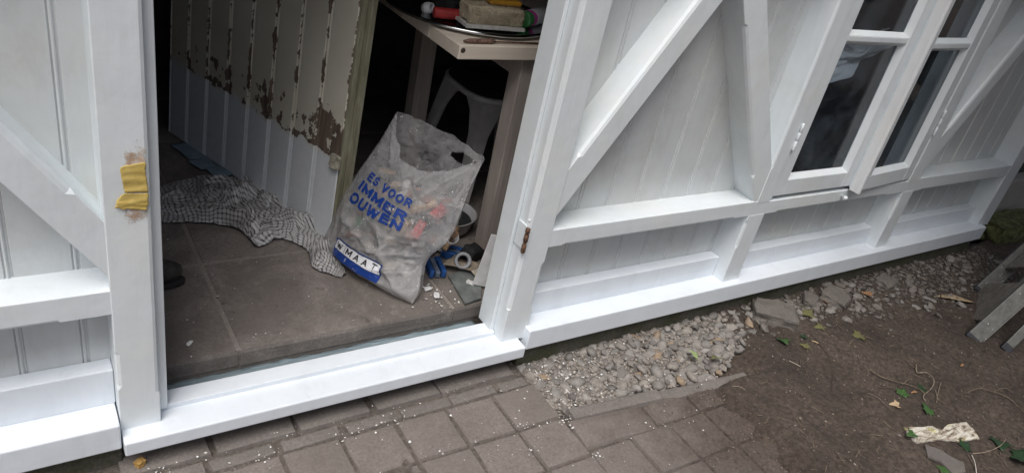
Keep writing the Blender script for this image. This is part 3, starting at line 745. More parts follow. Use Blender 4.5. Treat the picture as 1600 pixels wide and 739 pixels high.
bag=empty('rubbish_bag',(1.05,.45,.1925),'torn clear plastic rubbish bag with blue print, stuffed with rubble','bag')
me=mesh('bag_film',V,F,bag_mat(),True); bm=bmesh.new(); bm.from_mesh(me); bmesh.ops.remove_doubles(bm,verts=bm.verts,dist=.0004); bm.to_mesh(me); bm.free(); me.polygons.foreach_set('use_smooth',[True]*len(me.polygons))
add('bag_film',me,bag)
# printed lettering mapped onto the front film
def print_mat(name,c,wear=.6):
    t=NT(name); n=t.noise(t.pos(),38,6,.75,.8); t.col(t.mix(t.ramp(n,(wear,0.),(wear+.06,1.)),c,(.55,.55,.57))); t.rough(.4); return t.m
BLUE=print_mat('blue_print',(.012,.05,.26)); BLK=print_mat('black_print',(.015,.015,.02),1.2); WHT=print_mat('white_print',(.8,.81,.84),.9)
def on_bag(name,V,F,quad,mat,off):
    """quad: (s,t) for lower-left, lower-right, upper-right, upper-left of the print"""
    (a,b,c_,d)=[Vector((*q,0)) for q in quad]; out=[]
    for uv_ in V:
        u,v=uv_[:2]; lay=uv_[2] if len(uv_)>2 else 0
        q=a.lerp(b,u).lerp(d.lerp(c_,u),v); s,t_=q.x,q.y; e=.004
        p=bag_pt(s,t_,1); n_=(bag_pt(s+e,t_,1)-bag_pt(s-e,t_,1)).cross(bag_pt(s,t_+e,1)-bag_pt(s,t_-e,1)).normalized()
        if n_.dot(bn)<0:n_=-n_
        out.append(p+n_*(off+.00012*lay))
    me=mesh(name,out,F,mat,True); return add(name,me,bag)
def grid_geo(nu,nv,fn=None):
    V=[(i/nu,j/nv) for i in range(nu+1) for j in range(nv+1)]; F=[(i*(nv+1)+j,(i+1)*(nv+1)+j,(i+1)*(nv+1)+j+1,i*(nv+1)+j+1) for i in range(nu) for j in range(nv)]; return V,F
GL={'E':[[(0,0),(0,1)],[(0,1),(.62,1)],[(0,.52),(.54,.52)],[(0,0),(.62,0)]],'I':[[(.0,0),(.0,1)]],'V':[[(0,1),(.36,0)],[(.36,0),(.72,1)]],
'M':[[(0,0),(.0,1)],[(0,1),(.40,.18)],[(.40,.18),(.80,1)],[(.80,1),(.80,0)]],'N':[[(0,0),(0,1)],[(0,1),(.62,0)],[(.62,0),(.62,1)]],'W':[[(0,1),(.24,0)],[(.24,0),(.46,.85)],[(.46,.85),(.68,0)],[(.68,0),(.92,1)]],
'U':[[(0,1),(0,.3),(.08,.08),(.31,0),(.54,.08),(.62,.3),(.62,1)]],'R':[[(0,0),(0,1)],[(0,1),(.42,1),(.60,.88),(.60,.66),(.42,.52),(0,.52)],[(.30,.52),(.64,0)]],
'O':[[(.36*(1+math.cos(a)),.5+.5*math.sin(a)) for a in [2*math.pi*k/14 for k in range(15)]]],'S':[[(.58,.86),(.44,1),(.16,1),(.0,.84),(.06,.62),(.30,.52),(.56,.40),(.62,.18),(.46,0),(.16,0),(.0,.14)]],
'A':[[(0,0),(.36,1)],[(.36,1),(.72,0)],[(.14,.30),(.58,.30)]],'T':[[(0,1),(.66,1)],[(.33,1),(.33,0)]],' ':[]}
GW={'E':.62,'I':.0,'V':.72,'M':.80,'N':.62,'W':.92,'U':.62,'R':.64,'O':.72,'S':.62,'A':.72,'T':.66,' ':.15}
def block_text(txt,th=.20,gap=.34):
    """bold block letters drawn as strokes; returns (u,v,layer) points in the unit box and faces"""
    V=[];F=[];x=th/2;lay=0
    for ch in txt:
        for st in GL[ch]:
            P=[Vector((x+a,th/2+b*(1-th))) for a,b in st]
            Q=[]
            for a,b in zip(P,P[1:]):
                n_=max(1,int((b-a).length/.12)); Q+=[a.lerp(b,k/n_) for k in range(n_)]
            Q.append(P[-1]); closed=(P[0]-P[-1]).length<1e-4; o0=len(V); m_=len(Q)
            for k,q in enumerate(Q):
                if closed: d=(Q[(k+1)%(m_-1)]-Q[(k-1)%(m_-1)]).normalized()
                else: d=(Q[min(k+1,m_-1)]-Q[max(k-1,0)]).normalized()
                if not closed and k==0: q=q-d*th*.42
                if not closed and k==m_-1: q=q+d*th*.42
                nn_=Vector((-d.y,d.x))*th/2; V+=[(q.x+nn_.x,q.y+nn_.y,lay),(q.x,q.y,lay),(q.x-nn_.x,q.y-nn_.y,lay)]
            for k in range(m_-1): F+=[(o0+k*3,o0+k*3+1,o0+k*3+4,o0+k*3+3),(o0+k*3+1,o0+k*3+2,o0+k*3+5,o0+k*3+4)]
            lay+=1
        x+=GW[ch]+gap
    w=x-gap+th/2
    return [(a/w,b,l_) for a,b,l_ in V],F
LINES=[('ES VOOR',((.185,.586),(.675,.572),(.670,.627),(.185,.642))),('IMMER',((.160,.503),(.692,.482),(.684,.544),(.160,.570))),('OUWEN',((.135,.400),(.704,.424),(.692,.480),(.135,.478)))]
for tx,qd in LINES: on_bag('printed_text',*block_text(tx,.25,.40),qd,BLUE,.0016)
LQ=((.25,.055),(.738,.060),(.754,.190),(.243,.180))
def sub(q,u0,u1,v0,v1):
    a,b,c_,d=[Vector((*p,0)) for p in q]; g=lambda u,v:tuple(a.lerp(b,u).lerp(d.lerp(c_,u),v))[:2]; return (g(u0,v0),g(u1,v0),g(u1,v1),g(u0,v1))
on_bag('printed_label',*grid_geo(70,24),LQ,BLUE,.0016)
on_bag('printed_label',*grid_geo(70,18),sub(LQ,.02,.985,.40,.955),BLK,.0024)
on_bag('printed_label',*grid_geo(70,18),sub(LQ,.026,.978,.425,.930),WHT,.0032)
for ch,u in zip('WMAAT',(.055,.275,.455,.630,.800)):
    on_bag('printed_text',*block_text(ch,.19),sub(LQ,u,u+(.125 if ch in'WM' else .105),.50,.86),BLK,.0040)
on_bag('printed_text',*grid_geo(1,8),sub(LQ,.235,.243,.47,.89),BLK,.0040)
# what is in the bag
bc=lambda s,t_,k:bag_pt(s,t_,1).lerp(bag_pt(s,t_,-1),k)
items=[]
for k in range(190):
    s=rnd.uniform(.18,.84);t_=rnd.uniform(.06,.66);p=bc(s,t_,rnd.uniform(.30,.75)); r=rnd.uniform(.012,.032)
    items.append((p.x,p.y,max(p.z,.2+r*.7),r,True))
o=scatter_stuff('rubble',items,[flatcol('rubble_a',(.26,.24,.22)),flatcol('rubble_b',(.09,.08,.075)),flatcol('rubble_c',(.38,.30,.22)),flatcol('rubble_d',(.5,.49,.47)),flatcol('rubble_e',(.045,.042,.045)),flatcol('rubble_f',(.30,.16,.12))],AM)
tag(o,'mixed rubble and plaster showing through the plastic bag','rubble')
def chunk(name,c_,dims,rot,mat,label,cat,seed=0):
    bm=box_bm(-dims[0]/2,dims[0]/2,-dims[1]/2,dims[1]/2,-dims[2]/2,dims[2]/2,0); bmesh.ops.subdivide_edges(bm,edges=list(bm.edges),cuts=3,use_grid_fill=True)
    for v in bm.verts: v.co+=noise.noise_vector(v.co*22+Vector((seed,0,0)))*min(dims)*.16
    return tag(add(name,bm_mesh(name,bm,mat,True),loc=c_,rot=rot),label,cat)
redm=simple('red_plastic',(.42,.035,.035),.5,var=.2); tanw=simple('tan_wood',(.42,.29,.17),.7,var=.2); grn=simple('green_plastic',(.06,.20,.10),.5)
chunk('red_wrapper',bc(.76,.45,.30),(.05,.03,.06),(.3,.4,1),redm,'red wrapper showing through the right side of the bag','wrapper',1)
chunk('red_wrapper',bc(.84,.60,.32),(.035,.025,.05),(.1,.8,.2),redm,'small red scrap high on the right inside the bag','wrapper',2)
chunk('wood_offcut',bc(.66,.56,.28),(.14,.025,.022),(.2,-.5,-.6),tanw,'pale wood stick showing through the middle of the bag','wood',3)
chunk('wood_offcut',bc(.64,.42,.30),(.06,.04,.05),(.2,.5,.6),tanw,'tan wood block showing through the lower right of the print','wood',4)
chunk('green_scrap',bc(.30,.30,.26),(.05,.02,.03),(.2,.5,.6),grn,'green scrap showing through the bag above its label','scrap',5)
# ================================================================ WORK TABLE
def lightwood(name,a,b,sx,sy,sz):
    t=NT(name); p=t.obj(); n=t.noise(t.scale(p,sx,sy,sz),1.,6,.6,.4); k=t.noise(p,3,4); c=t.ramp(n,(.3,a),(.7,b)); c=t.mix(t.ramp(k,(.4,.35),(.65,0.)),c,tuple(x*.7 for x in a)); t.col(c); t.rough(.6); t.bump(n,.2,.001); return t.m
PINE=lightwood('pale_pine_top',(.76,.66,.55),(.86,.79,.68),3,60,60); PINEL=lightwood('grey_pine_leg',(.36,.31,.28),(.50,.45,.41),70,70,4)
TX0,TY0,TZ=1.182,.445,1.0
table=empty('work_table',(1.6,.95,.19),'pale wooden work table standing inside the doorway','table')
for i in range(4):
    y0=TY0+i*.205; box('plank',(TX0,2.25,y0,y0+.2035,TZ-.044,TZ),PINE,table,.0025)
for x,y in((1.452,.475),(1.405,1.10),(2.05,.475),(2.05,1.10)): box('leg',(x,x+(.105 if x==1.452 else .07),y,y+.07,.19,TZ-.0442),PINEL,table,.003)
box('apron',(1.558,2.05,.492,.517,TZ-.124,TZ-.0442),PINEL,table,.002); box('apron',(1.458,1.483,.546,1.10,TZ-.124,TZ-.0442),PINEL,table,.002); box('apron',(1.475,2.05,1.125,1.15,TZ-.124,TZ-.0442),PINEL,table,.002)
lathe('knot',[(.0001,0),(.007,.0002),(.0085,.0),(.0085,-.002)],simple('dark_knot',(.06,.04,.03),.8,nsc=300),table,16,(1.196,TY0-.0004,.985),(R(90),0,0),cap=False)
# round steel tray
chrome=NT('chrome'); chrome.col((.62,.64,.66)); chrome.b.inputs['Metallic'].default_value=1; chrome.rough(.16); chrome=chrome.m
TC=(1.414,.800); TR_=.302
tray=empty('round_tray',(TC[0],TC[1],TZ),'round polished steel tray on the work table','tray')
prof=[(.0001,.004),(.262,.004),(.275,.008),(.286,.018),(.296,.021),(.302,.019),(.304,.014),(.300,.010),(.290,.009),(.278,.002),(.262,.0005),(.0001,.0005)]
lathe('tray_dish',prof,chrome,tray,72,(TC[0],TC[1],TZ),cap=False)
# things on the tray
bristle=simple('beige_bristles',(.58,.50,.36),.9,var=.3,nsc=200,bump=.8)
br=empty('block_brush',(1.40,.63,TZ+.008),'wide beige bristled block brush with a white base on the tray','brush',rot=(0,0,R(-6)))
def lb(n_,b,m_,par,bev=.002): return box(n_,b,m_,par,bev,local=True)
lb('brush_base',(-.115,.105,-.055,.05,.004,.016),simple('dirty_white_wood',(.55,.54,.51),.7,var=.2),br)
bm=box_bm(-.105,.098,-.045,.045,.0165,.072,.006)
bmesh.ops.subdivide_edges(bm,edges=list(bm.edges),cuts=5,use_grid_fill=True)
for v in bm.verts: v.co+=noise.noise_vector(v.co*70)*.005+noise.noise_vector(v.co*25)*.006
add('bristle_core',bm_mesh('bristle_core',bm,bristle,True),br,local=True)
V=[];F=[]
for k in range(1500):
    sd_=rnd.choice((0,0,0,1)); x=rnd.uniform(-.108,.10); 
    if sd_==0: b0=Vector((x,-.046+rnd.uniform(0,.006),rnd.uniform(.018,.06))); dd=Vector((rnd.uniform(-.5,.5),-.35,rnd.uniform(.3,1.)))
    else: b0=Vector((x,rnd.uniform(-.045,.045),.068)); dd=Vector((rnd.uniform(-.6,.6),rnd.uniform(-.5,.3),1))
    dd=dd.normalized()*rnd.uniform(.010,.02); w=Vector((.0007,0,.0003)); o=len(V); V+=[b0-w,b0+w,b0+dd]; F.append((o,o+1,o+2))
add('bristles',mesh('bristles',V,F,bristle),br,local=True,loc=(0,0,0),kind='stuff')
lb('handle',(-.02,.10,-.012,.035,.075,.092),simple('ochre_handle',(.55,.28,.03),.5),br,.006)
rb=empty('red_tube',(1.275,.70,TZ+.024),'short red and white tube lying on the tray','tube',rot=(0,R(90),R(-10)))
lathe('tube_body',[(.0001,-.055),(.017,-.054),(.018,-.05),(.018,.03)],redm,rb,20,cap=False,local=True); lathe('tube_cap',[(.018,.0305),(.019,.032),(.019,.055),(.016,.058),(.0001,.058)],simple('offwhite_cap',(.6,.58,.54),.5),rb,20,cap=False,local=True)
cap_=empty('plastic_fitting',(1.228,.765,TZ+.022),'small white plastic pipe cap at the left of the tray','cap',rot=(R(70),0,R(25)))
WPL=simple('white_plastic',(.68,.68,.68),.4,var=.08)
lathe('ring',[(.011,-.018),(.016,-.018),(.017,-.012),(.019,-.011),(.019,.006),(.016,.008),(.016,.018),(.011,.018),(.011,-.017)],WPL,cap_,24,cap=False,local=True)
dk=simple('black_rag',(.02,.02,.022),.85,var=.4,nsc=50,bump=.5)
chunk('black_sandpaper_pad',Vector((1.35,.80,TZ+.03)),(.16,.09,.045),(.05,.1,.4),dk,'dark scrunched pad on the tray behind the red tube','pad',8)
chunk('tan_cardboard',Vector((1.395,.83,TZ+.068)),(.09,.07,.02),(.25,.2,.5),simple('tan_card',(.50,.33,.22),.8),'folded tan card on the tray behind the bristles','card',9)
can=empty('spray_can',(1.60,.675,TZ+.034),'white spray can with green and magenta bands lying beside the brush','can',rot=(0,R(90),R(28)))
def canmat():
    t=NT('can_print'); p=t.obj(can); s=t.sep(p); z=s[2]; n=t.math('ADD',z,t.math('MULTIPLY',s[1],.5)); c=t.mix(t.math('GREATER_THAN',n,-.052),(.05,.22,.07),(.55,.06,.34)); c=t.mix(t.math('GREATER_THAN',n,-.030),c,(.72,.72,.74)); t.col(c); t.rough(.3); return t.m
lathe('can_body',[(.0001,-.07),(.026,-.069),(.029,-.066),(.029,.08),(.022,.092),(.0001,.093)],canmat(),can,28,cap=False,local=True)
lathe('can_cap',[(.020,.0935),(.020,.115),(.0001,.116)],dk,can,20,cap=False,local=True)
# screwdriver on the table edge
scd=empty('rusty_chisel',(1.30,.436+.03,TZ),'thin rusty rod tool lying on the front edge of the table','tool')
for nm,pts,rad,mt in (('handle',[(1.205,.466,TZ+.008),(1.225,.466,TZ+.009),(1.31,.468,TZ+.009),(1.32,.468,TZ+.009)],[.003,.0075,.0085,.006],simple('rusty_handle',(.20,.12,.09),.7,var=.6,nsc=90,bump=.6)),('shaft',[(1.315,.468,TZ+.008),(1.55,.475,TZ+.004)],[.003,.003],rust)):
    V,F=tube_data(pts,rad,10); add(nm,mesh(nm,V,F,mt,True),scd)
# ---- plastic stool under the table
stool=empty('plastic_stool',(1.72,1.0,.19),'pale plastic step stool with splayed legs under the table','stool')
STM=simple('grey_white_plastic',(.5,.49,.48),.5,var=.08,bump=.05)
sx,sy,szt=1.735,.99,.665
def superellipse(rx,ry,n_=40,e=3.2): return [(rx*abs(math.cos(a))**(2/e)*(1 if math.cos(a)>=0 else -1),ry*abs(math.sin(a))**(2/e)*(1 if math.sin(a)>=0 else -1)) for a in [2*math.pi*k/n_ for k in range(n_)]]
prism('seat',[(sx+a,sy+b) for a,b in superellipse(.21,.20)],szt-.022,szt,STM,stool,.006,axis='Z')
for ax,ay in((-1,-1),(1,-1),(-1,1),(1,1)):
    V=[];F=[]
    for k,(fz,h_,wd_) in enumerate(((0,.0,.030),(.3,.3,.034),(.7,.7,.042),(.88,.88,.062),(1,1.,.11))):
        z=.192+(szt-.024-.192)*h_; ex=.245-.075*h_; ey=.235-.07*h_; cx=sx+ax*ex; cy=sy+ay*ey; 
        for a,b in((0,0),(-ax*wd_*1.4,0),(-ax*wd_*1.4,-ay*.018),(-ax*.018,-ay*.018),(-ax*.018,-ay*wd_*1.4),(0,-ay*wd_*1.4)): V.append((cx+a,cy+b,z))
    for k in range(4):
        for q in range(6): F.append((k*6+q,k*6+(q+1)%6,k*6+6+(q+1)%6,k*6+6+q))
    F+=[(0,1,2,3,4,5),(29,28,27,26,25,24)]
    me=mesh('leg',V,F,STM); bm=bmesh.new(); bm.from_mesh(me); bmesh.ops.recalc_face_normals(bm,faces=bm.faces); bm.to_mesh(me); bm.free(); add('leg',me,stool)
prism('seat_top_dark',[(sx+a,sy+b) for a,b in superellipse(.198,.188)],szt+.0005,szt+.004,dk,stool,.001,axis='Z')  # thin dark layer over the seat top
# ---- junk at the right of the doorway
GP=simple('grey_plastic',(.30,.31,.33),.45,var=.1); BL=simple('blue_plastic',(.02,.09,.30),.45,var=.3,nsc=60)
bw=empty('plastic_bowl',(1.382,.668,.1925),'grey plastic bowl with dark contents at the foot of the table leg','bowl')
lathe('bowl_wall',[(.0001,.003),(.07,.003),(.10,.02),(.118,.075),(.122,.078),(.114,.076),(.096,.026),(.06,.010),(.0001,.009)],simple('pale_grey_plastic',(.40,.40,.41),.5,var=.12,nsc=20),bw,40,(1.382,.668,.1925),cap=False)
lathe('contents',[(.0001,.05),(.08,.048),(.105,.046)],dk,bw,24,(1.382,.668,.1925),cap=False)
cup=empty('paint_brush_pot',(1.29,.475,.27),'small white cup with a brown brush stub lying beside the bag','cup',rot=(R(38),R(-18),R(20)))
lathe('cup_wall',[(.0001,-.025),(.020,-.024),(.023,-.02),(.027,.03),(.025,.03),(.021,-.018),(.0001,-.020)],WPL,cup,24,cap=False,local=True)
lb('brush_stub',(-.016,.016,-.010,.010,-.018,.055),simple('brown_stub',(.20,.12,.07),.7,var=.5,nsc=70,bump=.4),cup,.002)
lathe('stand',[(.0001,-.07),(.03,-.069),(.03,-.064),(.006,-.06),(.006,-.026)],WPL,cup,16,cap=False,local=True)
el=empty('pipe_coupling',(1.315,.405,.22),'grey plastic pipe coupling with dark open end facing out','pipe',rot=(R(62),R(0),R(-28)))
lathe('pipe_sleeve',[(.019,-.055),(.024,-.055),(.024,.02),(.029,.022),(.031,.028),(.031,.05),(.029,.054),(.021,.054),(.019,.05),(.019,-.054)],GP,el,28,cap=False,local=True)
lathe('blue_ring',[(.0245,-.03),(.0265,-.03),(.0265,-.012),(.0245,-.012)],BL,el,28,cap=False,local=True)
def cable_clip(label,c_,rz,s=1):
    e=empty('blue_clip',c_,label,'clip',rot=(0,0,rz))
    for k,(a,h) in enumerate(((-.022,.03),(.0,.026),(.022,.030))):
        lb('jaw',(a-.009,a+.009,-.05*s,.05*s,.0,h),BL if k!=1 else simple('worn_blue_grey',(.16,.20,.27),.6,var=.4,nsc=50),e,.004)
    lb('bridge',(-.03,.03,.030*s,.055*s,.001,.022),BL,e,.004)
cable_clip('scuffed blue plastic clip on the tile beside the bag',Vector((1.205,.405,.1925)),R(-12))
cable_clip('blue plastic clip behind the grey pipe coupling',Vector((1.315,.475,.1925)),R(50),.7)
slate=simple('grey_green_slate',(.16,.175,.17),.45,var=.25,nsc=25,bump=.2)
o=prism('slate_offcut',[G(*p,.194)[:2] for p in((700,432),(738,418),(752,452),(751,468),(726,476))],.1935,.201,slate,None,.001,axis='Z'); tag(o,'thin grey green slate offcut lying by the right door post','slate')
cardm=simple('brown_card',(.30,.25,.19),.85,var=.3,nsc=30)
sheet([(690,415),(712,398),(754,415),(735,425)],'curled brown paper scrap behind the slate offcut',.215,12,.014,'paper_scrap',cardm,'paper')
sheet([(735,424),(750,418),(757,428),(745,436)],'small torn cardboard piece at the foot of the door post',.212,6,.004,'cardboard_scrap',simple('pale_card',(.45,.40,.33),.85),'cardboard',thick=.003)
o=box('white_panel',(-.002,.002,-.05,.05,0,.21),WPL,None,.0008); o.location=(1.345,.245,.305); o.rotation_euler=(R(8),R(0),R(66)); tag(o,'thin white plastic strip leaning on the table leg by the right post','panel')
pr=empty('grey_pipe',(1.19,.98,.2),'grey pipe lying on the floor behind the leaning door','pipe')
V,F=tube_data([(.98,.93,.235),(1.12,.985,.235),(1.30,1.05,.235)],.04,20); add('tube',mesh('tube',V,F,GP,True),pr)
V,F=tube_data([(1.075,.967,.235),(1.105,.979,.235)],.047,20); add('collar',mesh('collar',V,F,GP,True),pr)
def rock(name,loc,dims,rz,label,mat,seed,parent=None,cat='rock'):
    bm=bmesh.new(); bmesh.ops.create_cube(bm,size=2); bmesh.ops.subdivide_edges(bm,edges=list(bm.edges),cuts=7,use_grid_fill=True)
    for v in bm.verts:
        d=v.co.normalized(); v.co=v.co.lerp(d*1.25,.35); k=1+.20*noise.noise(v.co*1.4+Vector((seed,0,0)))+.09*noise.noise(v.co*4+Vector((seed,3,0))); v.co=Vector((v.co.x*k*dims[0]/2,v.co.y*k*dims[1]/2,v.co.z*k*dims[2]/2))
    return tag(add(name,bm_mesh(name,bm,mat,False),loc=loc,rot=(.05,-.06,rz)),label,cat,{'rock':'loose stones along the plinth','block':'mossy blocks at the shed corner'}.get(cat))
# more odds and ends round the foot of the table
def stub(name,label,pts,r,mat,cat,cap=None):
    e=empty(name,pts[0],label,cat); V,F=tube_data(pts,r,14); add('shaft',mesh('shaft',V,F,mat,True),e)
    if cap: V,F=tube_data(cap[0],cap[1],14); add('end_cap',mesh('end_cap',V,F,cap[2],True),e)
stub('filler_tube','short white filler tube lying against the bowl',[(1.235,.50,.215),(1.30,.56,.225)],.020,WPL,'tube',([(1.222,.488,.213),(1.2345,.4995,.215)],[.010,.017],BL))
stub('paint_roller_handle','brown wooden handle sticking out behind the pipe coupling',[(1.255,.44,.25),(1.33,.50,.30)],[.010,.013],tanw,'handle')
for k,(px,s_,lb_) in enumerate((((668,452),.022,'loose plaster flake on the tile beside the bag corner'),((682,462),.026,'white plaster flake on the tile joint'),((735,445),.03,'dull plaster lump on the slate offcut'))):
    q=G(*px,.193); rock('plaster_flake',(q.x,q.y,.196 if k<2 else .203),(s_,s_*.7,.006),k*1.1,lb_,WPL,k+30,cat='flake')
chunk('crumpled_foil',Vector((1.37,.43,.225)),(.09,.05,.05),(.2,.3,.5),dk,'dark crumpled film between the coupling and the table leg','film',12)
# ---- white cloth hanging behind the window
V=[];nu,nv=40,40
for i in range(nu+1):
    for j in range(nv+1):
        u=i/nu;v=j/nv; x=2.50+.60*u; zb=.90+.22*u**1.3; zt=1.20+.06*math.sin(u*7)-.05*u; z=zb+(zt-zb)*v; V.append((x,.20+.02*math.sin(u*9+7*v)+.035*fbm(u*3,v*4,3,3)+.05*v,z))
F=[(i*(nv+1)+j,(i+1)*(nv+1)+j,(i+1)*(nv+1)+j+1,i*(nv+1)+j+1) for i in range(nu) for j in range(nv)]
o=add('hanging_sheet',mesh('hanging_sheet',V,F,simple('greyish_sheet',(.72,.73,.75),.9,var=.12,nsc=6),True)); o.modifiers.new('thick','SOLIDIFY').thickness=.002
tag(o,'pale sheet hanging in the dark behind the left window sash','sheet')
# ---- masking tape on the left door post
def tapemat():
    t=NT('yellow_tape'); n=t.noise(t.pos(),40,5,.6); t.col(t.ramp(n,(.3,(.48,.34,.08)),(.7,(.62,.47,.15)))); t.rough(.5); t.bump(n,.3,.002); return t.m
TM=tapemat()
def tape(poly,label,off,seed):
    bm=bmesh.new(); n_=18; a,b,c_,d=poly; V=[];F=[]
    for i in range(n_+1):
        for j in range(n_+1):
            u=i/n_;v=j/n_; p=Vector(a).lerp(Vector(b),u).lerp(Vector(d).lerp(Vector(c_),u),v); p+=Vector((.0035*nz(p.y*90,seed*3.),.004*nz(p.x*110,seed*5.)))
            y=-off-.0012-.0024*max(0,1-abs(fbm(p.x*14+seed,p.y*46,seed,2))*2.4)*(.25+.75*(1-v if seed==1 else 1)); wrap=max(0,p.x-.226); 
            V.append((p.x-wrap*.55,y+wrap*1.0,p.y))
    F=[(i*(n_+1)+j,(i+1)*(n_+1)+j,(i+1)*(n_+1)+j+1,i*(n_+1)+j+1) for i in range(n_) for j in range(n_)]
    bm.free(); o=add('tape_piece',mesh('tape_piece',V,F,TM,True)); o.modifiers.new('thick','SOLIDIFY').thickness=.0005; tag(o,label,'tape')
Wp=lambda x,y:(lambda r:(r.x*1.5/r.y,CAM.z+r.z*1.5/r.y))(ray(x,y))
tape([Wp(194,300),Wp(231,300),Wp(226,253),Wp(187,260)],'yellow tape, upper smooth piece on the left door post',.0005,1)
tape([Wp(177,324),Wp(229,327),Wp(233,301),Wp(190,302)],'crumpled lower piece of yellow tape on the left door post',.002,2)
# bare wood patch under the tape: a thin sanded area shown as a shallow patch
def patchmat():
    t=NT('sanded_bare_wood'); p=t.pos(); n=t.noise(t.scale(p,70,70,7),1.,5,.6); c=t.ramp(n,(.3,(.42,.26,.16)),(.7,(.60,.45,.33))); 
    e=t.noise(p,26,5,.65); c=t.mix(t.ramp(e,(.42,1.),(.56,0.)),c,(.72,.71,.69)); t.col(c); t.rough(.7); return t.m
PMt=patchmat(); t=NT.__new__(NT); t.m=PMt; t.t=PMt.node_tree; t.b=PMt.node_tree.nodes['Principled BSDF']; t.out=PMt.node_tree.nodes['Material Output']
u=t.sep(t.n('UVMap').outputs[0])[0]; a=t.math('ADD',u,t.math('MULTIPLY',t.math('SUBTRACT',t.noise(t.pos(),45,6,.7),.5),1.1)); fac=t.ramp(a,(.62,0.),(.80,1.))
tr=t.n('BsdfTransparent'); mx=t.n('MixShader'); t.l(fac,mx.inputs[0]); t.l(t.b.outputs[0],mx.inputs[1]); t.l(tr.outputs[0],mx.inputs[2]); t.l(mx.outputs[0],t.out.inputs[0])
q=[Wp(*p) for p in((192,222),(212,212),(233,218),(234,262),(235,355),(222,362),(206,362),(190,350),(196,322),(190,280),(188,252))]; cx=sum(a for a,b in q)/len(q); cz=sum(b for a,b in q)/len(q)
V=[(cx,-.0011,cz)];UV=[(0,0)];nq=len(q)
for r in range(1,5):
    for a,b in q: V.append((cx+(a-cx)*r/4,-.0010,cz+(b-cz)*r/4)); UV.append((r/4,0))
F=[(0,i+1,(i+1)%nq+1) for i in range(nq)]+[(1+r*nq+i,1+(r+1)*nq+i,1+(r+1)*nq+(i+1)%nq,1+r*nq+(i+1)%nq) for r in range(3) for i in range(nq)]
tag(add('bare_patch',mesh('bare_patch',V,F,PMt,False,UV),shed),'sanded bare wood patch round the tape')
# ================================================================ OUTSIDE THINGS
# ---- rock at the end of the gravel
RKM=concrete('broken_concrete',(.12,.105,.092),(.21,.19,.17),1,.9)
rock('rock',(2.572,-.110,.060),(.18,.13,.085),R(-48),'flat grey lump of broken concrete at the end of the gravel',RKM,1)
rock('rock',(3.02,-.10,.055),(.13,.11,.06),R(20),'rough grey stone in the rubble strip under the window',RKM,4)
rock('rock',(2.86,-.075,.055),(.09,.06,.05),R(40),'pale stone left of the rough grey stone by the plinth',RKM,6)
rock('rock',(3.45,-.09,.055),(.11,.08,.05),R(10),'flat stone against the plinth right of the window stud',RKM,8)
q=G(1148,597,.07); rock('rock',(q.x,q.y,.066),(.035,.03,.028),R(10),'single round brown pebble on the end of the edging stones',simple('brown_pebble',(.15,.125,.105),.8),9,cat='pebble')
q=G(219,725,.07); rock('rock',(q.x,q.y,.075),(.022,.018,.02),R(30),'small ochre chip at the left end of the sill',simple('ochre_chip',(.45,.27,.08),.7),3,cat='chip')
# ---- bark, slate, dry leaf
def slab(name,pts,h,mat,label,cat,z=.058,sub_=4,amp=.004):
    p=[G(*q,z) for q in pts]; bm=bmesh.new(); a=[bm.verts.new((v.x,v.y,soil_z(v.x,v.y)+.002)) for v in p]; b=[bm.verts.new((v.x,v.y,soil_z(v.x,v.y)+.002+h)) for v in p]
    bm.faces.new(a[::-1]); bm.faces.new(b); n_=len(p)
    for i in range(n_): bm.faces.new((a[i],a[(i+1)%n_],b[(i+1)%n_],b[i]))
    bmesh.ops.triangulate(bm,faces=bm.faces); 
    for _ in range(sub_-1): 
        bmesh.ops.subdivide_edges(bm,edges=[e for e in bm.edges if e.calc_length()>.012],cuts=1); bmesh.ops.triangulate(bm,faces=bm.faces)
    for v in bm.verts: v.co+=Vector((.5*nz(v.co.x*40,v.co.y*40,1),.5*nz(v.co.x*40,v.co.y*40,5),1.2*nz(v.co.x*30,v.co.y*50,9)))*amp
    return tag(add(name,bm_mesh(name,bm,mat,False)),label,cat)
def barkmat():
    t=NT('birch_bark'); p=t.pos(); n=t.noise(t.scale(p,22,60,30),1.,6,.7,.6); c=t.ramp(n,(.36,(.05,.038,.03)),(.46,(.30,.25,.19)),(.56,(.60,.57,.50))); y=t.noise(p,26,4); c=t.mix(t.ramp(y,(.58,0.),(.68,.5)),c,(.50,.46,.14)); t.col(c); t.rough(.9); t.bump(n,.8,.004); return t.m
slab('birch_bark',[(1411,668),(1455,668),(1470,674),(1478,667),(1508,661),(1519,672),(1529,688),(1495,691),(1470,689),(1432,694),(1424,686)],.006,barkmat(),'flat strip of white peeling birch bark on the soil','bark',amp=.003)
slab('flat_stone',[(1443,697),(1470,703),(1484,713),(1505,722),(1509,737),(1490,741),(1468,722),(1448,716)],.008,concrete('grey_slate',(.13,.115,.105),(.20,.18,.165),2,.5),'thin grey brown flat stone just below the birch bark','stone',amp=.002)
def leafshape(kind):
    if kind=='ivy': return [(0,-.02),(.16,-.16),(.42,-.22),(.40,.02),(.62,.22),(.32,.30),(.24,.52),(0,.92),(-.24,.52),(-.32,.30),(-.62,.22),(-.40,.02),(-.42,-.22),(-.16,-.16)]
    return [(0,-.5),(.10,-.3),(.17,0),(.12,.3),(0,.55),(-.11,.3),(-.16,0),(-.09,-.3)]
def leafmat(name,a,b):
    t=NT(name); p=t.obj(); n=t.noise(p,60,5,.6); c=t.ramp(n,(.3,a),(.7,b)); x=t.sep(p); v=t.math('LESS_THAN',t.math('ABSOLUTE',x[0]),.0009); c=t.mix(t.math('MULTIPLY',v,.6),c,tuple(q*1.8 for q in b)); t.col(c); t.rough(.4); t.bump(n,.3,.001)
    t.b.inputs['Specular IOR Level'].default_value=.4; return t.m
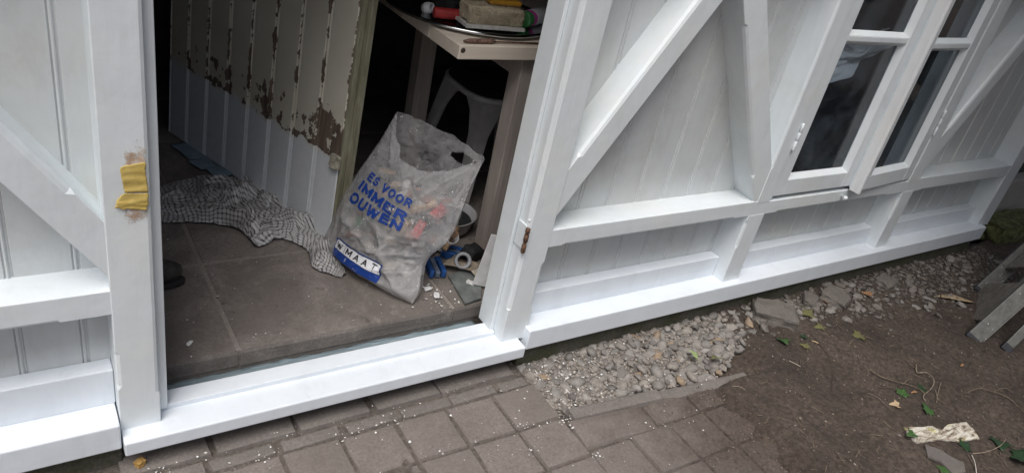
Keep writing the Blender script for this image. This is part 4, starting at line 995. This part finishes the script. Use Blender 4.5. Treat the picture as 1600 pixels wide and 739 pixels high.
IVY=leafmat('ivy_leaf_green',(.032,.072,.02),(.06,.125,.038)); IVD=leafmat('ivy_leaf_dark',(.016,.036,.016),(.03,.062,.026)); OLV=leafmat('olive_leaf',(.10,.10,.04),(.17,.16,.07)); TAN=leafmat('dry_leaf_tan',(.36,.26,.15),(.52,.40,.26)); BRN=leafmat('dry_leaf_brown',(.20,.10,.05),(.36,.20,.10)); PALE=leafmat('pale_leaf',(.22,.30,.10),(.32,.40,.18))
def leaf(px,size,rz,mat,label,kind='ivy',curl=.25,z=None,tilt=(0,0),stem=True,name='ivy_leaf',group=None,lift=.006):
    q=G(*px,.06); z=soil_z(q.x,q.y) if z is None else z
    sh=leafshape(kind); V=[];F=[]; n_=len(sh)
    rings=4
    V.append((0,.12*size if kind=='ivy' else 0,0))
    for r in range(1,rings+1):
        for (a,b) in sh:
            b2=.12+(b-.12)*r/rings if kind=='ivy' else b*r/rings; x=a*r/rings*size; y=b2*size; V.append((x,y,size*(curl*(abs(x/size))**1.3*.9-curl*.5*(y/size-.1)**2)+.04*size*nz(x*90+px[0],y*90)))
    for k in range(n_): F.append((0,1+k,1+(k+1)%n_))
    for r in range(rings-1):
        for k in range(n_): F.append((1+r*n_+k,1+(r+1)*n_+k,1+(r+1)*n_+(k+1)%n_,1+r*n_+(k+1)%n_))
    o=bpy.data.objects.new(name,mesh(name,V,F,mat,True)); col.objects.link(o); o.location=(q.x,q.y,z+lift); o.rotation_euler=(tilt[0],tilt[1],rz); o.modifiers.new('thick','SOLIDIFY').thickness=.0006
    tag(o,label,'leaf',group or ('ivy leaves on the ground' if name=='ivy_leaf' else 'dry leaves on the ground'))
    if stem:
        VV,FF=tube_data([(0,-.0*size,0),(0,-.25*size,.002),(.08*size,-.6*size,-.002)],[.0011,.0009,.0007],5); s=bpy.data.objects.new('leaf_stalk',mesh('leaf_stalk',VV,FF,mat)); col.objects.link(s); s.parent=o
    return o
leaf((1222,531),.055,R(150),IVY,'bright green ivy leaf at the foot of the concrete lump',tilt=(.35,.1))
leaf((1258,527),.03,R(60),IVD,'small dark green leaf right of the concrete lump',tilt=(.2,0))
leaf((1451,644),.05,R(-20),IVY,'striped green ivy leaf left of the bark, below the curved twig',tilt=(.3,.2))
leaf((1408,617),.045,R(-70),IVY,'green ivy leaf between two twigs above the bark',tilt=(.2,0))
leaf((1442,607),.045,R(60),IVD,'dark ivy leaf inside the loop of the curved twig',lift=.003)
leaf((1424,683),.038,R(80),IVY,'small green leaf lying on the left end of the bark',lift=.022)
leaf((1562,690),.07,R(120),IVD,'dark ivy leaf right of the bark at the picture edge',tilt=(.2,.1))
leaf((1584,716),.085,R(200),IVD,'largest dark ivy leaf in the lower right corner',tilt=(.2,-.1),lift=.012)
leaf((1506,697),.045,R(-90),IVD,'narrow dark leaf tucked under the right end of the bark',tilt=(.1,.2))
leaf((1480,735),.045,R(10),IVY,'green leaf at the bottom edge below the flat stone')
leaf((1083,567),.04,R(30),PALE,'pale green leaf lying on the pebbles',z=.085,tilt=(.5,.2))
leaf((1118,566),.05,R(100),OLV,'curled olive green leaf at the right end of the pebbles',z=.078,tilt=(.3,.3))
leaf((1346,522),.06,R(75),OLV,'flat olive leaf alone on the open soil',lift=.002)
leaf((1285,510),.045,R(70),OLV,'olive leaf beside the root right of the concrete lump',lift=.003)
leaf((1262,540),.04,R(20),OLV,'olive leaf near the bright ivy leaf',lift=.003)
leaf((1268,490),.07,R(60),OLV,'mossy olive leaf above the concrete lump by the rubble',lift=.004)
leaf((1495,466),.225,R(62),TAN,'long tan dry leaf beside the ladder foot','long',.25,stem=False,name='dry_leaf',tilt=(0,.25),lift=.012)
for px,s,rz,mt,lb_ in(((1358,462),.05,20,BRN,'orange brown dry leaf at the edge of the rubble strip'),((1405,630),.04,50,TAN,'small tan dry leaf left of the striped ivy leaf'),((1428,614),.035,80,BRN,'light brown leaf bit right of the green ivy leaf'),((1296,472),.045,15,BRN,'brown leaf bit in the rubble near the concrete lump'),((1275,533),.03,40,TAN,'tan scrap beside the bright ivy leaf'),((1505,568),.035,100,BRN,'thin brown leaf in front of the ladder')):
    leaf(px,s,R(rz),mt,lb_,'long' if s<.04 else 'ivy',.4,stem=False,name='dry_leaf')
# ---- twigs
TW=simple('dry_twig',(.17,.13,.095),.85,var=.35,nsc=80); TWL=simple('pale_twig',(.27,.215,.16),.8,var=.3,nsc=80)
def twig(label,pts,r0,r1,mat,lift=.004,branches=()):
    def path(pp,l): 
        out=[]
        for k,p in enumerate(pp):
            q=G(p[0],p[1],.058); out.append(Vector((q.x,q.y,soil_z(q.x,q.y)+l+(p[2] if len(p)>2 else 0))))
        return smooth_path(out,5)
    P=path(pts,lift); n_=len(P); V,F=tube_data(P,[.8*(r0+(r1-r0)*i/(n_-1))+.0003*nz(i*.9) for i in range(n_)],6)
    o=tag(add('twig',mesh('twig',V,F,mat,True)),label,'twig','twigs on the soil')
    for b in branches:
        P=path(b,lift); n_=len(P); V,F=tube_data(P,[r1*1.1+(r1*.5-r1*1.1)*i/(n_-1) for i in range(n_)],5); add('side_shoot',mesh('side_shoot',V,F,mat,True),o)
twig('long wavy twig on the soil left of the curved one',[(1360,578),(1376,590,.006),(1398,596,.004),(1418,602),(1436,610),(1444,617)],.0032,.0018,TW,.005,[[(1384,593),(1388,588,.012)],[(1410,600),(1418,596,.010),(1424,596,.006)]])
twig('hooked pale twig curving round the dark ivy leaf',[(1431,570,.004),(1432,583,.006),(1446,586,.010),(1456,598,.012),(1453,610,.010),(1441,621,.004),(1446,628)],.0028,.0018,TWL,.004)
twig('pair of short dry stalks above the striped leaf',[(1469,599,.004),(1464,615,.008),(1463,630)],.0022,.0014,TWL,.004,[[(1461,610),(1463,622,.004),(1468,626)]])
twig('straight thin twig left of the small tan leaf',[(1356,613),(1372,621,.003),(1384,630),(1396,639)],.0022,.0012,TW)
twig('long thin root at the right picture edge',[(1512,613),(1530,606,.004),(1550,612,.006),(1575,622,.004),(1600,640),(1620,655)],.0024,.0018,TW,.004,[[(1530,606),(1545,598),(1560,604)],[(1550,612),(1570,606,.006),(1585,612)]])
twig('thin dark root running down from the concrete lump',[(1262,515),(1280,535),(1298,560),(1302,585),(1300,610)],.0022,.0012,simple('dark_root',(.07,.045,.035),.9))
twig('white bent straw at the bottom right',[(1517,712,.006),(1522,726,.01),(1528,742)],.0018,.0016,simple('white_straw',(.6,.57,.52),.7),.003)
twig('short pale straw near the ivy leaf by the lump',[(1232,565),(1242,570,.002),(1251,573)],.0016,.001,simple('pale_straw',(.52,.46,.38),.7))
twig('stalk of the large ivy leaves at the right edge',[(1520,707),(1540,708,.006),(1560,700,.01),(1568,690,.014)],.002,.0014,TWL)
twig('small stick on the paving edge soil',[(1138,616),(1150,618,.002),(1158,622)],.0016,.001,TWL,.02)
# ---- stepladder
ALU=NT('scuffed_aluminium'); pz=ALU.pos(); n_=ALU.noise(pz,40,6,.7); ALU.col(ALU.mix(ALU.ramp(ALU.voro(pz,38),(.06,.9),(.11,0.)),ALU.ramp(n_,(.3,(.085,.085,.08)),(.7,(.17,.17,.16))),(.62,.62,.6))); ALU.b.inputs['Metallic'].default_value=.55; ALU.rough(.5); ALU.bump(n_,.2,.002); ALU=ALU.m
def treadmat():
    t=NT('paint_speckled_tread'); p=t.pos(); c=t.ramp(t.noise(p,30,5),(.3,(.13,.12,.105)),(.7,(.24,.22,.19))); v=t.ramp(t.voro(p,110),(.18,1.),(.28,0.)); k=t.ramp(t.noise(p,16,3),(.46,0.),(.55,1.)); c=t.mix(t.math('MULTIPLY',v,k),c,(.6,.59,.56)); t.col(c); t.rough(.7); t.bump(v,.4,.002); return t.m
RUB=simple('black_rubber_foot',(.02,.022,.03),.6)
F1=Vector((3.468,-.535,.056));F2=Vector((3.985,-.305,.056)); ld=Vector((.80,-.10,1)).normalized(); lw=(F2-F1).normalized(); ln_=ld.cross(lw).normalized(); lw=ln_.cross(ld).normalized()
lad=empty('step_ladder',(3.7,-.42,.056),'paint splattered folded aluminium stepladder leaning at the right edge','ladder')
def obox(name,o_,ax,ay,az,b,mat,parent,bev=.003):
    bm=box_bm(*b,bev=bev); Mx=Matrix((ax,ay,az)).transposed().to_4x4(); Mx=Matrix.Translation(o_)@Mx; bmesh.ops.transform(bm,matrix=Mx,verts=bm.verts); return add(name,bm_mesh(name,bm,mat),parent)
for P_ in(F1,F2):
    r_=obox('rail',P_,lw,ln_,ld,(-.012,.012,-.034,.034,.0,1.55),ALU,lad); obox('rubber_foot',P_,lw,ln_,ld,(-.013,.013,-.036,.036,-.02,.006),RUB,r_,.006)
    obox('flange',P_,lw,ln_,ld,(-.016,-.0125,-.036,-.028,.01,1.55),ALU,r_,.001)
Wd=(F2-F1).dot(lw)
treadmat()
for k in range(4): obox('tread',F1+ld*(.225+.36*k),lw,ln_,ld,(.0125,Wd-.0125,-.022,.008,-.125,.125),bpy.data.materials['paint_speckled_tread'],lad,.004)
bk=Vector((.085,-.105,0)); ld2=(ld+Vector((-.01,.06,0))).normalized()
for P_ in(F1+bk,F2+bk*.9):
    r_=obox('rear_leg',P_,lw,ln_,ld2,(-.011,.011,-.02,.02,.0,1.45),ALU,lad); obox('rubber_foot',P_,lw,ln_,ld2,(-.013,.013,-.023,.023,-.015,.02),RUB,r_,.005)
# ---- beyond the shed corner
fence=empty('green_fence',(5.6,.26,.0),'dark green board fence beyond the shed corner','fence')
GF=simple('dark_green_paint',(.018,.040,.028),.5,var=.2,nsc=12)
for k in range(16): box('fence_board',(4.62+k*.125,4.742+k*.125,.20,.222,.375,1.9),GF,fence,.002)
for z in(.45,1.2,1.7): box('fence_rail',(4.62,6.62,.223,.26,z,z+.06),GF,fence,.002)
for x in(4.62,5.6,6.55): box('fence_post',(x,x+.07,.261,.33,-.05,1.95),GF,fence,.003)
PALEC=concrete('pale_concrete',(.44,.40,.36),(.58,.54,.49),1,.4)
o=box('concrete_slab',(4.60,6.4,.14,.255,-.05,.37),PALEC,None,.006); tag(o,'pale concrete footing under the green fence beside the shed','concrete')
MOSS2=simple('bright_moss',(.13,.14,.055),.95,var=.45,nsc=35,bump=.8,bd=.01)
rock('mossy_block',(4.93,.035,.10),(.42,.17,.14),R(-8),'moss covered block on the ground at the shed corner',MOSS2,12,cat='block')
rock('mossy_block',(5.30,-.06,.08),(.40,.20,.12),R(14),'lower dark mossy block at the right picture edge',M['moss'],15,cat='block')
# ---- small litter
chips=[]
for k in range(230):
    x=rnd.uniform(.0,2.0);y=-abs(rnd.gauss(0,.28))-.03
    if y<-.9: continue
    if rnd.random()<.5: y=rnd.choice((-.06,-.11,-.275,-.44))+rnd.gauss(0,.012)
    chips.append((x,y,.066,rnd.choice((.0012,.0015,.002,.002,.003,.004)),True))
for k in range(160):
    x=1.36+abs(rnd.gauss(0,.16));y=rnd.uniform(-.25,-.01); chips.append((x,y,heap(x,y)+.003,rnd.choice((.0015,.002,.003,.0045)),True))
for cx,cy,n_c,sd_c in((.25,-.045,45,.03),(.70,-.115,30,.035),(.86,-.10,22,.03),(1.19,-.27,28,.03),(1.165,-.36,22,.03),(1.335,-.29,26,.02),(1.33,-.45,18,.02),(.47,-.13,20,.03),(1.62,-.42,14,.03)):
    for k in range(n_c//2): chips.append((rnd.gauss(cx,sd_c),rnd.gauss(cy,sd_c*.6),.0645,rnd.choice((.0012,.0018,.0025,.0035)),True))
for k in range(90): chips.append((rnd.uniform(.3,1.3),rnd.uniform(.19,.9),.1925,rnd.choice((.001,.0015,.002,.003)),True))
for k in range(34): chips.append((rnd.gauss(1.15,.05),rnd.gauss(.27,.06),.1925,rnd.choice((.002,.003,.005)),True))
for px,r in(((296,536),.012),((340,463),.006),((640,690),.006),((690,478),.006),((645,480),.005),((895,668),.007)):
    q=G(*px,.192 if px[1]<560 else .066); chips.append((q.x,q.y,q.z+.001,r,True))
o=scatter_stuff('paint_chips',chips,[simple('plaster_chip',(.62,.60,.56),.8,var=.15),simple('white_chip',(.75,.75,.73),.8,var=.1)],AM,None,'white paint and plaster chips scattered on paving and floor',.35); o['category']='chips'
crumb=[]
for k in range(5200):
    x=rnd.uniform(1.75,4.6);y=rnd.uniform(-1.25,-.02); crumb.append((x,y,soil_z(x,y)+.0005,rnd.choice((.0012,.0018,.0025,.0035))*rnd.uniform(.7,1.4),True))
for k in range(700):
    x=rnd.gauss(1.98,.14);y=rnd.uniform(-1.0,-.33); crumb.append((x,y,.064,rnd.uniform(.001,.003),True))
o=scatter_stuff('soil_crumbs',crumb,[simple('crumb_dark',(.06,.042,.034),.95),simple('crumb_mid',(.12,.09,.07),.95),simple('crumb_pale',(.28,.23,.19),.9),simple('crumb_mid2',(.085,.06,.048),.95)],AM,None,'loose crumbs of soil and grit on the ground'); o['category']='soil crumbs'
V=[];F=[]
for k in range(420):
    x=rnd.uniform(1.9,4.5);y=rnd.uniform(-1.2,-.05);a=rnd.uniform(0,6.28);L=rnd.uniform(.008,.03);w=rnd.uniform(.0008,.002);z=soil_z(x,y)+.0035;d=Vector((math.cos(a),math.sin(a),rnd.uniform(-.12,.12)))*L;s=Vector((-math.sin(a),math.cos(a),0))*w;c_=Vector((x,y,z));o0=len(V)
    V+=[c_-d-s,c_-d+s,c_+d+s,c_+d-s,c_-d*0+Vector((0,0,w))]; F+=[(o0,o0+1,o0+4),(o0+1,o0+2,o0+4),(o0+2,o0+3,o0+4),(o0+3,o0,o0+4)]
o=add('plant_litter',mesh('plant_litter',V,F,simple('litter_straw',(.15,.115,.085),.9,var=.4,nsc=3)),kind='stuff'); tag(o,'small bits of straw and bark litter on the soil','litter')

# ---- tree added out of view to shade the wall and soil at the right
tree=empty('added_shade_tree',(5.3,-2.0,.03),'leafy tree added out of view to shade the right end of the shed','tree')
BK=simple('tree_bark',(.10,.08,.06),.95,var=.4,nsc=14,bump=.8,bd=.01)
V,F=tube_data(smooth_path([(5.3,-2.0,-.05),(5.28,-1.95,.8),(5.2,-1.8,1.7),(5.05,-1.5,2.6),(4.8,-1.2,3.4)],6),[.15-.11*k/24 for k in range(25)],12); add('trunk',mesh('trunk',V,F,BK,True),tree)
for e_ in((3.2,-.9,3.3),(3.9,-.3,3.6),(4.4,-1.9,3.5),(6.2,-.6,3.4),(5.2,.1,3.7),(3.0,-1.4,2.9)):
    V,F=tube_data(smooth_path([(5.12,-1.62,2.35),((5.1+e_[0])/2,(-1.5+e_[1])/2,2.9),e_],6),[.06-.045*k/12 for k in range(13)],8); add('limb',mesh('limb',V,F,BK,True),tree)
V=[];F=[]; rt=random.Random(3)
cl=[(rt.gauss(4.3,.85),rt.gauss(-.75,.65),rt.gauss(3.2,.38)) for _ in range(64)]
lo_=[(rt.gauss(4.4,.95),rt.gauss(-2.65,.35),rt.gauss(1.7,.65)) for _ in range(60)]  # low leaf clusters added out of view to block light from the front
for k in range(16500):
    c0=rt.choice(cl if k<11000 else lo_); p=Vector((c0[0]+rt.gauss(0,.22),c0[1]+rt.gauss(0,.22),c0[2]+rt.gauss(0,.15)))
    if (k<11000 and (p.z<2.2 or (p.y>-.15 and p.z<2.5))) or (k>=11000 and (p.y>-1.9 or p.z<.3)): continue
    L=rt.uniform(.055,.105); a=Vector((rt.gauss(0,1),rt.gauss(0,1),rt.gauss(0,.45))).normalized()*L; b=a.cross(Vector((rt.gauss(0,.4),rt.gauss(0,.4),1))).normalized()*L*.5; o=len(V)
    V+=[p-a,p+b*.9,p+a,p-b*.9]; F+=[(o,o+1,o+2,o+3)]
add('crown',mesh('crown',V,F,simple('tree_leaf',(.06,.10,.03),.5,var=.4,nsc=4,bump=0)),tree,kind='stuff')
